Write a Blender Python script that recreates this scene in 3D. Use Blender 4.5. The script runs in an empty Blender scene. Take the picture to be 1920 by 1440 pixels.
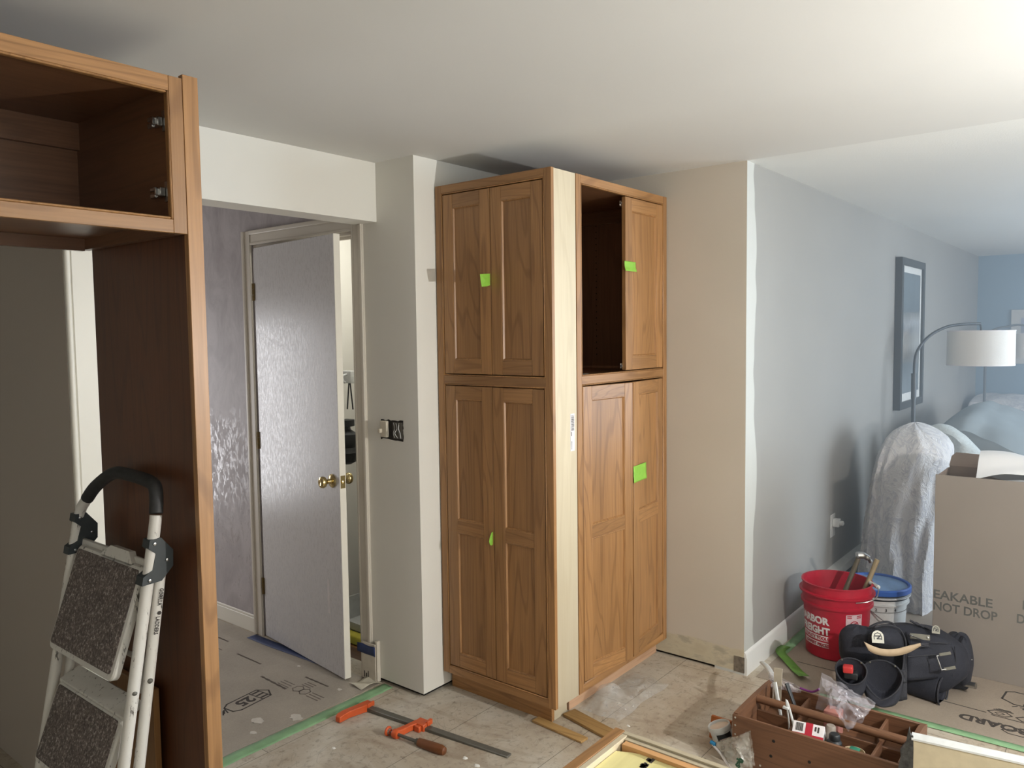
import bpy, bmesh, math, random
import numpy as np
from mathutils import Matrix, Vector, noise as mnoise
random.seed(7)
sc = bpy.context.scene
COL = sc.collection
# ---------------------------------------------------------------- camera
EYE = Vector((0, 0, 1.656))
FPX = 1474.64
def _axes(y, p, r):
    f = Vector((math.cos(p)*math.cos(y), math.cos(p)*math.sin(y), math.sin(p)))
    a = Vector((math.sin(y), -math.cos(y), 0)); b = a.cross(f)
    c, s = math.cos(r), math.sin(r)
    return a*c+b*s, b*c-a*s, f
RT, UP, FW = _axes(0.677210528, -0.0642709852, -0.0125293239)
cam = bpy.data.cameras.new('camera'); cam.sensor_width = 36; cam.sensor_fit = 'HORIZONTAL'
cam.lens = FPX/1920*36; cam.clip_start = 0.05
co = bpy.data.objects.new('camera', cam); COL.objects.link(co)
co.matrix_world = Matrix(((RT.x, UP.x, -FW.x, EYE.x), (RT.y, UP.y, -FW.y, EYE.y), (RT.z, UP.z, -FW.z, EYE.z), (0, 0, 0, 1)))
sc.camera = co
# ---------------------------------------------------------------- look
vs = sc.view_settings
vs.view_transform = 'Standard'; vs.look = 'None'; vs.gamma = 1; vs.exposure = 0.10; vs.use_curve_mapping = False
sc.cycles.max_bounces = 8; sc.cycles.diffuse_bounces = 5; sc.cycles.transparent_max_bounces = 12
sc.cycles.use_denoising = True
sc.cycles.sample_clamp_indirect = 6.0
# ---------------------------------------------------------------- world
w = bpy.data.worlds.new('World'); sc.world = w; w.use_nodes = True
w.node_tree.nodes['Background'].inputs[0].default_value = (0.75, 0.85, 1.0, 1)
w.node_tree.nodes['Background'].inputs[1].default_value = 0.35
# ---------------------------------------------------------------- lights
def area(name, loc, aim, sx, sy, energy, color):
    l = bpy.data.lights.new(name, 'AREA'); l.shape = 'RECTANGLE'; l.size = sx; l.size_y = sy
    l.energy = energy; l.color = color
    o = bpy.data.objects.new(name, l); COL.objects.link(o); o.location = loc
    o.rotation_euler = (Vector(aim)-Vector(loc)).to_track_quat('-Z', 'Y').to_euler()
    return o
def point(name, loc, energy, color, r):
    l = bpy.data.lights.new(name, 'POINT'); l.energy = energy; l.color = color; l.shadow_soft_size = r
    o = bpy.data.objects.new(name, l); COL.objects.link(o); o.location = loc
    return o
# a work lamp standing just to the right of the camera lights the kitchen
point('work_lamp_light', (2.42, -0.95, 1.50), 150, (1.0, 0.985, 0.955), 0.022)
# daylight through the living room windows, plus an added fill behind the camera
area('living_window_light', (7.0, -2.72, 1.45), (7.0, 1.45, 1.2), 3.0, 1.5, 340, (0.62, 0.80, 1.0))
area('kitchen_fill_light', (0.6, -2.72, 1.55), (0.6, 1.5, 1.3), 1.5, 1.1, 22, (0.95, 0.97, 1.0))
area('hall_window_light', (1.60, 5.95, 1.05), (1.60, 4.0, 1.05), 0.55, 1.5, 20, (0.97, 0.97, 1.0))
point('closet_bulb_light', (2.95, 3.35, 2.2), 9, (1.0, 0.98, 0.92), 0.04)
# ---------------------------------------------------------------- placing helpers
def ray(px, py):
    return RT*((px-960)/FPX) + UP*((720-py)/FPX) + FW
def at(px, py, x=None, y=None, z=None, d=None, n=None, c=None):
    """the point where the sight line of a measured pixel meets a known plane of the room"""
    r = ray(px, py)
    if x is not None: t = (x-EYE.x)/r.x
    elif y is not None: t = (y-EYE.y)/r.y
    elif z is not None: t = (z-EYE.z)/r.z
    elif d is not None: t = d
    else: t = (c-Vector(n).dot(EYE))/Vector(n).dot(r)
    return EYE + r*t
# ---------------------------------------------------------------- object helpers
ROOT = {}
def root_inv(o):
    while o.parent: o = o.parent
    return ROOT.get(o.name, Matrix())
def link(name, me, parent=None):
    o = bpy.data.objects.new(name, me); COL.objects.link(o)
    if parent: o.parent = parent
    return o
def tag(o, label, cat, group=None):
    o['label'] = label; o['category'] = cat
    if group: o['group'] = group
    return o
def thing(name, label, cat, loc=(0, 0, 0), rz=0, group=None):
    o = link(name, None); o.location = loc; o.rotation_euler = (0, 0, rz); o.empty_display_size = 0.05
    ROOT[o.name] = (Matrix.Translation(loc) @ Matrix.Rotation(rz, 4, 'Z')).inverted()
    return tag(o, label, cat, group)
def finish(bm, name, mat, smooth):
    bmesh.ops.recalc_face_normals(bm, faces=bm.faces[:])
    me = bpy.data.meshes.new(name); bm.to_mesh(me); bm.free()
    for m in (mat if isinstance(mat, (list, tuple)) else [mat]): me.materials.append(m)
    if smooth:
        me.polygons.foreach_set('use_smooth', [True]*len(me.polygons))
        try: me.set_sharp_from_angle(angle=math.radians(38))
        except Exception: pass
    return me
def part(name, bm, mat, parent, label=None, smooth=True):
    """world-space bmesh -> a child of parent"""
    bmesh.ops.transform(bm, matrix=root_inv(parent), verts=bm.verts[:])
    o = link(name, finish(bm, name, mat, smooth), parent)
    if label: o['label'] = label
    return o
def solo(name, bm, mat, label, cat, group=None, smooth=True):
    """world-space bmesh -> a thing that is one mesh, origin at its base"""
    lo = [min(v.co[i] for v in bm.verts) for i in range(3)]; hi = [max(v.co[i] for v in bm.verts) for i in range(3)]
    b = Vector(((lo[0]+hi[0])/2, (lo[1]+hi[1])/2, lo[2]))
    bmesh.ops.translate(bm, vec=-b, verts=bm.verts[:])
    o = link(name, finish(bm, name, mat, smooth)); o.location = b
    ROOT[o.name] = Matrix.Translation(b).inverted()
    return tag(o, label, cat, group)
def struct(name, bm, mat, parent=None, smooth=False):
    o = link(name, finish(bm, name, mat, smooth), parent)
    if not parent: o['kind'] = 'structure'
    return o
def NB(): return bmesh.new()
def bx(bm, x0, x1, y0, y1, z0, z1, bev=0.0, mtx=None, mi=0):
    x0, x1 = min(x0, x1), max(x0, x1); y0, y1 = min(y0, y1), max(y0, y1); z0, z1 = min(z0, z1), max(z0, z1)
    r = bmesh.ops.create_cube(bm, size=1)
    vs_ = r['verts']
    for v in vs_:
        v.co = Vector((x0+(v.co.x+.5)*(x1-x0), y0+(v.co.y+.5)*(y1-y0), z0+(v.co.z+.5)*(z1-z0)))
    if mtx is not None: bmesh.ops.transform(bm, matrix=mtx, verts=vs_)
    fs = list({f for v in vs_ for f in v.link_faces})
    for f in fs: f.material_index = mi
    if bev > 0:
        es = list({e for v in vs_ for e in v.link_edges})
        g = bmesh.ops.bevel(bm, geom=es, offset=bev, segments=1 if bev <= .003 else 3, affect='EDGES', profile=0.5)
        for f in g['faces']: f.material_index = mi
    return bm
def BX(*a, **k): return bx(NB(), *a, **k)
def frame(o, u, v, n):
    """matrix whose columns are u, v, n at origin o"""
    u, v, n = Vector(u), Vector(v), Vector(n)
    return Matrix(((u.x, v.x, n.x, o[0]), (u.y, v.y, n.y, o[1]), (u.z, v.z, n.z, o[2]), (0, 0, 0, 1)))
def loft(bm, rings, closed=True, cap0=True, cap1=True, mi=0):
    R = [[bm.verts.new(p) for p in r] for r in rings]
    n = len(R[0])
    for a, b in zip(R, R[1:]):
        for i in range(n if closed else n-1):
            j = (i+1) % n
            f = bm.faces.new((a[i], a[j], b[j], b[i])); f.material_index = mi
    if closed and cap0: bm.faces.new(R[0]).material_index = mi
    if closed and cap1: bm.faces.new(R[-1]).material_index = mi
    return bm
def tube(bm, pts, r, n=10, cap=True, flat=1.0, mi=0):
    """tube along a path; r a number or one radius per point"""
    P = [Vector(p) for p in pts]
    rr = r if isinstance(r, (list, tuple)) else [r]*len(P)
    rings = []; up = None
    for i, p in enumerate(P):
        t = (P[min(i+1, len(P)-1)]-P[max(i-1, 0)]).normalized()
        if up is None:
            up = Vector((0, 0, 1)) if abs(t.z) < .9 else Vector((1, 0, 0))
        a = t.cross(up).normalized(); up = a.cross(t).normalized()
        rings.append([p + a*(math.cos(2*math.pi*k/n)*rr[i]) + up*(math.sin(2*math.pi*k/n)*rr[i]*flat) for k in range(n)])
    return loft(bm, rings, True, cap, cap, mi)
def smoothpath(pts, k=6):
    P = [Vector(p) for p in pts]; out = []
    for i in range(len(P)-1):
        a, b, c, d = P[max(i-1, 0)], P[i], P[i+1], P[min(i+2, len(P)-1)]
        for j in range(k):
            t = j/k
            out.append(0.5*((2*b)+(c-a)*t+(2*a-5*b+4*c-d)*t*t+(3*b-a-3*c+d)*t**3))
    out.append(P[-1]); return out
def lathe(bm, prof, c=(0, 0, 0), n=32, mtx=None, cap0=True, cap1=True, mi=0):
    """profile [(r, z)...] turned about z"""
    rings = []
    for r, z in prof:
        ring = []
        for k in range(n):
            p = Vector((c[0]+r*math.cos(2*math.pi*k/n), c[1]+r*math.sin(2*math.pi*k/n), c[2]+z))
            ring.append(mtx @ p if mtx is not None else p)
        rings.append(ring)
    return loft(bm, rings, True, cap0, cap1, mi)
def prism(bm, poly, vec, mi=0):
    """extrude polygon (list of 3D points) along vec"""
    vec = Vector(vec)
    return loft(bm, [[Vector(p) for p in poly], [Vector(p)+vec for p in poly]], mi=mi)
def sheet(bm, fn, nu, nv, mi=0):
    G = [[bm.verts.new(fn(i/nu, j/nv)) for i in range(nu+1)] for j in range(nv+1)]
    for j in range(nv):
        for i in range(nu):
            bm.faces.new((G[j][i], G[j][i+1], G[j+1][i+1], G[j+1][i])).material_index = mi
    return bm
def text_bm(s, size, mtx, depth=0.0006, align='LEFT', bold=0.0, sx=1.0):
    cu = bpy.data.curves.new('lettering', 'FONT'); cu.body = s; cu.size = size; cu.extrude = depth/2; cu.align_x = align
    cu.offset = bold; cu.resolution_u = 3
    o = bpy.data.objects.new('lettering', cu); COL.objects.link(o)
    bpy.context.view_layer.update()
    me = bpy.data.meshes.new_from_object(o.evaluated_get(bpy.context.evaluated_depsgraph_get()))
    bpy.data.objects.remove(o); bpy.data.curves.remove(cu)
    bm = NB(); bm.from_mesh(me); bpy.data.meshes.remove(me)
    bmesh.ops.transform(bm, matrix=mtx @ Matrix.Diagonal((sx, 1, 1, 1)), verts=bm.verts[:])
    return bm
def join(bm, other):
    me = bpy.data.meshes.new('tmp'); other.to_mesh(me); other.free(); bm.from_mesh(me); bpy.data.meshes.remove(me)
    return bm
def nz(p, s=1.0, seed=0.0):
    return mnoise.noise(Vector(p)*s + Vector((seed*7.1, seed*3.3, seed*1.7)))
def mod(o, kind, **k):
    m = o.modifiers.new(kind.lower(), kind)
    for a, b in k.items(): setattr(m, a, b)
    return o
# ---------------------------------------------------------------- materials
def srgb(r, g, b):
    f = lambda c: (c/255/12.92) if c/255 <= .04045 else ((c/255+.055)/1.055)**2.4
    return (f(r), f(g), f(b), 1)
class M:
    def __init__(s, name):
        s.m = bpy.data.materials.new(name); s.m.use_nodes = True
        s.t = s.m.node_tree; s.n = s.t.nodes; s.b = s.n['Principled BSDF']
    def add(s, kind, **k):
        nd = s.n.new(kind)
        for a, b in k.items():
            if a in nd.inputs.keys(): nd.inputs[a].default_value = b
            else: setattr(nd, a, b)
        return nd
    def ln(s, a, ao, b, bi): s.t.links.new(a.outputs[ao], b.inputs[bi])
    def coord(s, scale=(1, 1, 1), which='Object', rnd=0.0):
        tc = s.add('ShaderNodeTexCoord'); mp = s.add('ShaderNodeMapping'); mp.inputs['Scale'].default_value = scale
        s.ln(tc, which, mp, 'Vector')
        if rnd:
            oi = s.add('ShaderNodeObjectInfo'); mu = s.add('ShaderNodeMath', operation='MULTIPLY'); mu.inputs[1].default_value = rnd
            s.ln(oi, 'Random', mu, 0); cb = s.add('ShaderNodeCombineXYZ')
            for i in range(3): s.ln(mu, 0, cb, i)
            s.ln(cb, 0, mp, 'Location')
        return mp
    def noise(s, mp, scale, detail=3, rough=.55, dist=0.0):
        nd = s.add('ShaderNodeTexNoise'); nd.inputs['Scale'].default_value = scale; nd.inputs['Detail'].default_value = detail
        nd.inputs['Roughness'].default_value = rough; nd.inputs['Distortion'].default_value = dist
        s.ln(mp, 0, nd, 'Vector'); return nd
    def ramp(s, src, so, stops, interp='LINEAR'):
        r = s.add('ShaderNodeValToRGB'); r.color_ramp.interpolation = interp
        el = r.color_ramp.elements
        while len(el) < len(stops): el.new(0.5)
        for e, (p, c) in zip(el, stops):
            e.position = p; e.color = c if len(c) == 4 else (*c, 1)
        s.ln(src, so, r, 'Fac'); return r
    def mix(s, a, ao, b, bo, fac, fo=None, blend='MIX'):
        m = s.add('ShaderNodeMix', data_type='RGBA', blend_type=blend)
        if isinstance(a, tuple): m.inputs[6].default_value = a
        else: s.ln(a, ao, m, 6)
        if isinstance(b, tuple): m.inputs[7].default_value = b
        else: s.ln(b, bo, m, 7)
        if fo is None: m.inputs[0].default_value = fac
        else: s.ln(fac, fo, m, 0)
        return m
    def bump(s, src, so, strength, dist=0.01):
        b = s.add('ShaderNodeBump'); b.inputs['Strength'].default_value = strength; b.inputs['Distance'].default_value = dist
        s.ln(src, so, b, 'Height'); s.ln(b, 0, s.b, 'Normal'); return b
    def set(s, **k):
        for a, b in k.items(): s.b.inputs[a.replace('_', ' ')].default_value = b
        return s
G3 = lambda v: (v, v, v, 1)
def plain(name, col, rough=.5, metal=0.0, var=.06, scale=25, bump=0.0):
    s = M(name); mp = s.coord((1, 1, 1)); n = s.noise(mp, scale, 3)
    lo = tuple(c*(1-var*1.5) for c in col[:3])+(1,); hi = tuple(min(1, c*(1+var)) for c in col[:3])+(1,)
    r = s.ramp(n, 0, [(.3, lo), (.7, hi)]); s.ln(r, 0, s.b, 'Base Color')
    s.set(Roughness=rough, Metallic=metal)
    if bump: s.bump(n, 0, bump, .003)
    return s.m
def wood(name, base, dark, axis='Z', rough=.42, ring=1.0, fiber=.35, coat=.15, cscale=1.0):
    s = M(name)
    ax = 'XYZ'.index(axis)
    sc1 = [5.5*cscale]*3; sc1[ax] = .55*cscale
    sc2 = [130]*3; sc2[ax] = 4
    n1 = s.noise(s.coord(tuple(sc1), rnd=17), 1.0, 2.0, .45, .3)
    mu = s.add('ShaderNodeMath', operation='MULTIPLY'); mu.inputs[1].default_value = 88*ring; s.ln(n1, 0, mu, 0)
    si = s.add('ShaderNodeMath', operation='SINE'); s.ln(mu, 0, si, 0)
    rr = s.ramp(si, 0, [(.0, G3(0)), (.62, G3(.0)), (.99, G3(1))])
    n2 = s.noise(s.coord(tuple(sc2), rnd=9), 1.0, 2, .6)
    rf = s.ramp(n2, 0, [(.35, G3(0)), (.7, G3(1))])
    sc3 = [2.2]*3; sc3[ax] = .35
    n3 = s.noise(s.coord(tuple(sc3), rnd=23), 1.0, 2, .5)
    lite = tuple(min(1, c*1.16) for c in base[:3])+(1,)
    dim = tuple(c*.80 for c in base[:3])+(1,)
    r3 = s.ramp(n3, 0, [(.32, dim), (.68, lite)])
    m1 = s.mix(r3, 0, dark, None, rr, 0); m1.inputs[0].default_value = 0
    f1 = s.add('ShaderNodeMath', operation='MULTIPLY'); f1.inputs[1].default_value = .40*min(1, ring); s.ln(rr, 0, f1, 0); s.ln(f1, 0, m1, 0)
    m2 = s.mix(m1, 2, dark, None, .2); f2 = s.add('ShaderNodeMath', operation='MULTIPLY'); f2.inputs[1].default_value = fiber; s.ln(rf, 0, f2, 0); s.ln(f2, 0, m2, 0)
    s.ln(m2, 2, s.b, 'Base Color'); s.set(Roughness=rough, Coat_Weight=coat, Coat_Roughness=.3)
    s.bump(n2, 0, .08, .001)
    return s.m
CH, CHD = srgb(166, 122, 76), srgb(108, 72, 40)
cherry = {a: wood('cherry_'+a.lower(), CH, CHD, a) for a in 'XYZ'}
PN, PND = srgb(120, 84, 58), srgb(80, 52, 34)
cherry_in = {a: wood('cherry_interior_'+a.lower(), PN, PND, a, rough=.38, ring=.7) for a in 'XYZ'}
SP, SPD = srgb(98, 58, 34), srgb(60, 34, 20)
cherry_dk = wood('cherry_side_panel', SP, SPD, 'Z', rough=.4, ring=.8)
maple = {a: wood('maple_'+a.lower(), srgb(200, 188, 162), srgb(178, 160, 128), a, rough=.5, fiber=.18, ring=.45, coat=.0) for a in 'XYZ'}
maple_pink = wood('maple_toe', srgb(196, 160, 130), srgb(160, 120, 92), 'X', rough=.55, fiber=.2, coat=0)
oldwood = {a: wood('old_plywood_'+a.lower(), srgb(114, 79, 55), srgb(72, 46, 30), a, rough=.6, coat=.0) for a in 'XYZ'}
scrap = wood('scrap_wood', srgb(172, 136, 84), srgb(118, 86, 46), 'Y', rough=.6, coat=0)
def paint(name, col, rough=.62, bump=.05, scale=90, var=.02):
    s = M(name); mp = s.coord((1, 1, 1)); n = s.noise(mp, scale, 4, .6); n2 = s.noise(mp, 1.3, 2)
    lo = tuple(c*(1-var) for c in col[:3])+(1,); hi = tuple(min(1, c*(1+var)) for c in col[:3])+(1,)
    r = s.ramp(n2, 0, [(.3, lo), (.7, hi)]); s.ln(r, 0, s.b, 'Base Color'); s.set(Roughness=rough); s.bump(n, 0, bump, .002)
    return s.m
wall_white = paint('wall_primer_white', srgb(224, 222, 214))
ceil_white = paint('ceiling_white', srgb(212, 212, 209), .75, .05)
ceil_tex = paint('ceiling_textured', srgb(222, 223, 220), .8, .5, 130)
blue_wall = paint('wall_blue', srgb(128, 158, 180), .6)
trim_white = paint('trim_white', srgb(226, 222, 210), .4, .02)
def beige_wall():
    s = M('wall_beige'); tc = s.coord((1, 1, 1), 'Object'); sx = s.add('ShaderNodeSeparateXYZ'); s.ln(tc, 0, sx, 0)
    n = s.noise(tc, 6, 3); a = s.add('ShaderNodeMath', operation='MULTIPLY_ADD'); a.inputs[1].default_value = .05; s.ln(n, 0, a, 0); s.ln(sx, 2, a, 2)
    band = s.ramp(a, 0, [(.0, G3(1)), (.148, G3(1)), (.153, G3(0))])
    n2 = s.noise(s.coord((1, 5, 14)), 2.2, 4)
    scar = s.ramp(n2, 0, [(.36, srgb(170, 162, 144)), (.5, srgb(196, 188, 164)), (.66, srgb(188, 178, 154))])
    n3 = s.noise(tc, 1.4, 2); base = s.ramp(n3, 0, [(.3, srgb(192, 184, 170)), (.7, srgb(199, 191, 178))])
    m = s.mix(base, 0, scar, 0, band, 0); s.ln(m, 2, s.b, 'Base Color'); s.set(Roughness=.65)
    s.bump(s.noise(tc, 90, 3), 0, .05, .002); return s.m
def grey_wall():
    s = M('wall_grey_green'); tc = s.coord((1, 1, 1), 'Object'); sx = s.add('ShaderNodeSeparateXYZ'); s.ln(tc, 0, sx, 0)
    n = s.noise(s.coord((1, 1, .8)), 2.2, 2); a = s.add('ShaderNodeMath', operation='MULTIPLY_ADD'); a.inputs[1].default_value = -.20; s.ln(n, 0, a, 0); s.ln(sx, 0, a, 2)
    edge = s.ramp(a, 0, [(0, G3(1)), (.001, G3(1)), (.012, G3(0))])
    off = s.add('ShaderNodeMath', operation='SUBTRACT'); off.inputs[1].default_value = 3.557; s.ln(a, 0, off, 0)
    s.t.links.new(off.outputs[0], edge.inputs['Fac'])
    n3 = s.noise(tc, 1.1, 2); base = s.ramp(n3, 0, [(.3, srgb(148, 147, 143)), (.7, srgb(155, 154, 150))])
    m = s.mix(base, 0, srgb(190, 192, 188), None, edge, 0); s.ln(m, 2, s.b, 'Base Color'); s.set(Roughness=.5)
    s.bump(s.noise(tc, 90, 3), 0, .05, .002); return s.m
def lilac_wall():
    s = M('wall_lilac_suede'); mp = s.coord((1, 1, .55)); n = s.noise(mp, 7.5, 7, .68, .6)
    r = s.ramp(n, 0, [(.36, srgb(156, 149, 151)), (.62, srgb(178, 172, 174))]); s.ln(r, 0, s.b, 'Base Color')
    f = s.noise(s.coord((1, 1, .5)), 34, 5, .7, .8); sx = s.add('ShaderNodeSeparateXYZ'); s.ln(s.coord(), 0, sx, 0)
    hh = s.add('ShaderNodeMath', operation='MULTIPLY_ADD'); hh.inputs[1].default_value = .9; s.ln(n, 0, hh, 0); s.ln(sx, 2, hh, 2)
    worn = s.ramp(hh, 0, [(.0, G3(0)), (.30, G3(1)), (.9, G3(1)), (1.0, G3(0))]); worn.color_ramp.elements[1].position = .55
    sc_ = s.add('ShaderNodeMath', operation='MULTIPLY'); sc_.inputs[1].default_value = .58; s.ln(hh, 0, sc_, 0); s.t.links.new(sc_.outputs[0], worn.inputs['Fac'])
    q = s.ramp(f, 0, [(.48, G3(.62)), (.58, G3(.2))]); qm = s.mix(G3(.55), None, q, 0, worn, 0); s.ln(qm, 2, s.b, 'Roughness'); s.bump(f, 0, .16, .003)
    s.set(Specular_IOR_Level=.7); return s.m
def door_paint():
    s = M('door_gloss_paint'); mp = s.coord((1, 1, .3)); n = s.noise(mp, 110, 5, .75)
    r = s.ramp(n, 0, [(.3, srgb(190, 188, 188)), (.7, srgb(199, 197, 197))]); s.ln(r, 0, s.b, 'Base Color')
    q = s.ramp(n, 0, [(.45, G3(.34)), (.60, G3(.22))]); s.ln(q, 0, s.b, 'Roughness'); s.bump(n, 0, .16, .0015); return s.m
def subfloor():
    s = M('subfloor'); mp = s.coord((1, 1, 1)); n = s.noise(mp, 2.2, 7, .65, .8); f = s.noise(mp, 34, 5, .7); st = s.noise(s.coord((1.6, .5, 1)), 3.1, 5, .6, 1.2)
    base = s.ramp(n, 0, [(.28, srgb(158, 142, 124)), (.42, srgb(180, 167, 148)), (.55, srgb(192, 183, 167)), (.72, srgb(210, 204, 192))])
    stn = s.ramp(st, 0, [(.56, G3(0)), (.64, G3(1))])
    m = s.mix(base, 0, srgb(140, 118, 96), None, .3); a = s.add('ShaderNodeMath', operation='MULTIPLY'); a.inputs[1].default_value = .38; s.ln(stn, 0, a, 0); s.ln(a, 0, m, 0)
    g = s.ramp(f, 0, [(.34, srgb(150, 138, 126)), (.46, G3(1)), (1, G3(1))]); m2 = s.mix(m, 2, g, 0, .45, None, 'MULTIPLY')
    wv = s.noise(mp, 1.7, 3, .6, 2.5); mu = s.add('ShaderNodeMath', operation='MULTIPLY'); mu.inputs[1].default_value = 60; s.ln(wv, 0, mu, 0)
    si = s.add('ShaderNodeMath', operation='SINE'); s.ln(mu, 0, si, 0); cr = s.ramp(si, 0, [(.965, G3(1)), (.995, G3(.72))])
    m3 = s.mix(m2, 2, cr, 0, .55, None, 'MULTIPLY')
    br = s.add('ShaderNodeTexBrick', offset=.43); br.inputs['Scale'].default_value = 1; br.inputs['Mortar Size'].default_value = .0018; br.inputs['Mortar Smooth'].default_value = .4
    br.inputs['Brick Width'].default_value = 1.22; br.inputs['Row Height'].default_value = .46
    br.inputs['Color1'].default_value = G3(1); br.inputs['Color2'].default_value = G3(.93); br.inputs['Mortar'].default_value = G3(.22)
    mb = s.coord((1, 1, 1)); mb.inputs['Location'].default_value = (.17, .085, 0); s.ln(mb, 0, br, 'Vector')
    m4 = s.mix(m3, 2, br, 0, .8, None, 'MULTIPLY')
    s.ln(m4, 2, s.b, 'Base Color'); s.set(Roughness=.72); s.bump(f, 0, .18, .003); return s.m
def ram(name, c):
    s = M(name); mp = s.coord((1, 1, 1)); n = s.noise(mp, 3, 5, .6); f = s.noise(mp, 160, 3, .7)
    c0 = srgb(*c); r = s.ramp(n, 0, [(.3, tuple(v*.86 for v in c0[:3])+(1,)), (.7, tuple(v*1.06 for v in c0[:3])+(1,))])
    g = s.ramp(f, 0, [(.3, G3(.86)), (.65, G3(1))]); m = s.mix(r, 0, g, 0, 1, None, 'MULTIPLY'); s.ln(m, 2, s.b, 'Base Color'); s.set(Roughness=.7); return s.m
def film(name, col, alpha, rough=.18, tint=(1, 1, 1, 1)):
    """thin clear plastic sheeting"""
    s = M(name); tr = s.add('ShaderNodeBsdfTransparent'); tr.inputs[0].default_value = tint
    s.set(Roughness=rough, Base_Color=col, Specular_IOR_Level=.9)
    mx = s.add('ShaderNodeMixShader'); n = s.noise(s.coord((1, 1, 1)), 30, 3); r = s.ramp(n, 0, [(.3, G3(alpha*.7)), (.7, G3(min(1, alpha*1.3)))])
    s.ln(r, 0, mx, 0); s.ln(tr, 0, mx, 1); s.ln(s.b, 0, mx, 2); s.ln(mx, 0, s.n['Material Output'], 'Surface')
    s.bump(s.noise(s.coord((1, 1, 1)), 22, 3, .6), 0, .5, .01); return s.m
def cloth(name, col, vein, rough=.8, scale=9):
    s = M(name); mp = s.coord((1, 1, .7)); n = s.noise(mp, scale, 6, .6, 2.5)
    mu = s.add('ShaderNodeMath', operation='MULTIPLY'); mu.inputs[1].default_value = 26; s.ln(n, 0, mu, 0); si = s.add('ShaderNodeMath', operation='SINE'); s.ln(mu, 0, si, 0)
    r = s.ramp(si, 0, [(.4, col), (.97, vein)]); s.ln(r, 0, s.b, 'Base Color'); s.set(Roughness=rough); s.bump(si, 0, .45, .012); return s.m
def stepmat():
    s = M('step_tread'); mp = s.coord((1, 1, 1)); n = s.noise(mp, 120, 4, .75); n2 = s.noise(mp, 22, 4, .7)
    r = s.ramp(n, 0, [(.35, srgb(84, 76, 72)), (.55, srgb(128, 116, 110)), (.66, srgb(206, 196, 188))]); r2 = s.ramp(n2, 0, [(.3, G3(.7)), (.7, G3(1.0))])
    m = s.mix(r, 0, r2, 0, 1, None, 'MULTIPLY'); s.ln(m, 2, s.b, 'Base Color'); s.set(Roughness=.85); s.bump(n, 0, .5, .004); return s.m
def scuffed():
    s = M('ladder_white_paint'); mp = s.coord((1, 1, .25)); n = s.noise(mp, 60, 5, .75)
    r = s.ramp(n, 0, [(.35, srgb(84, 78, 72)), (.40, srgb(214, 210, 202)), (1, srgb(222, 219, 212))]); s.ln(r, 0, s.b, 'Base Color'); s.set(Roughness=.42); return s.m
wall_beige, wall_grey, wall_lilac, door_gloss = beige_wall(), grey_wall(), lilac_wall(), door_paint()
floor_m, ram_hall, ram_liv = subfloor(), ram('board_hall', (172, 163, 150)), ram('board_living', (160, 147, 132))
ink = plain('printing_ink', srgb(66, 60, 56), .8)
ink_soft = plain('printing_ink_faded', srgb(116, 106, 98), .8)
black_plastic = plain('black_plastic', srgb(34, 36, 38), .5)
black_grip = plain('black_grip', srgb(44, 44, 44), .6, 0, .2, 60)
gun_bracket = plain('dark_bracket', srgb(52, 58, 60), .5)
ladder_white, tread = scuffed(), stepmat()
steel = plain('steel', srgb(190, 190, 188), .3, 1.0)
dark_steel = plain('dark_steel', srgb(104, 102, 94), .45, .25)
brass = plain('brass', srgb(204, 186, 136), .16, 1.0)
old_brass = plain('old_brass', srgb(110, 92, 58), .4, .8)
green_tape = plain('green_tape', srgb(136, 190, 66), .55, 0, .05, 40)
floor_tape = plain('green_floor_tape', srgb(136, 176, 132), .55, 0, .14, 12)
blue_tape = plain('blue_tape', srgb(42, 56, 96), .6)
orange = plain('orange_paint', srgb(206, 90, 44), .4)
handle_wood = plain('clamp_handle_wood', srgb(112, 66, 34), .4)
red_plastic = plain('red_plastic', srgb(172, 26, 48), .42)
label_white = plain('print_white', srgb(226, 222, 222), .6)
bucket_white = plain('white_plastic', srgb(208, 210, 208), .4)
blue_lid = plain('blue_lid', srgb(46, 92, 172), .4)
blue_lid_top = plain('blue_lid_top', srgb(112, 142, 178), .5, 0, .15, 12)
nylon = plain('navy_nylon', srgb(34, 36, 46), .8, 0, .15, 220, .3)
nylon_trim = plain('black_webbing', srgb(46, 47, 54), .75, 0, .2, 160, .3)
leather = plain('tan_leather', srgb(176, 154, 126), .7)
pewter = plain('pewter', srgb(136, 134, 124), .4, .7)
cardboard = plain('cardboard', srgb(138, 130, 122), .8, 0, .03, 3)
cardboard_in = plain('cardboard_inside', srgb(150, 134, 122), .8, 0, .04, 3)
drop_cloth = cloth('drop_cloth', srgb(216, 216, 217), srgb(192, 193, 199))
drop_cloth2 = cloth('quilted_cover', srgb(226, 228, 232), srgb(190, 194, 206), .8, 6)
grey_cloth = plain('grey_blanket', srgb(140, 150, 154), .9, 0, .06, 5, .2)
linen = plain('light_linen', srgb(190, 198, 198), .9, 0, .12, 90, .3)
shade_m = plain('lamp_shade_linen', srgb(226, 224, 218), .9, 0, .05, 160, .3)
lamp_metal = plain('lamp_bronze', srgb(70, 74, 78), .45, .5)
frame_m = plain('picture_frame', srgb(58, 60, 60), .45)
mat_board = plain('picture_mat', srgb(206, 208, 206), .8)
white_bag = plain('translucent_bag', srgb(228, 231, 234), .4, 0, .02, 6, .15)
clear_bag = film('clear_plastic', srgb(216, 212, 220), .22, .10)
clear_sheet = film('clear_sheeting', srgb(220, 218, 214), .30, .25)
dark_gap = plain('dark_gap', srgb(26, 22, 20), .9)
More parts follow.
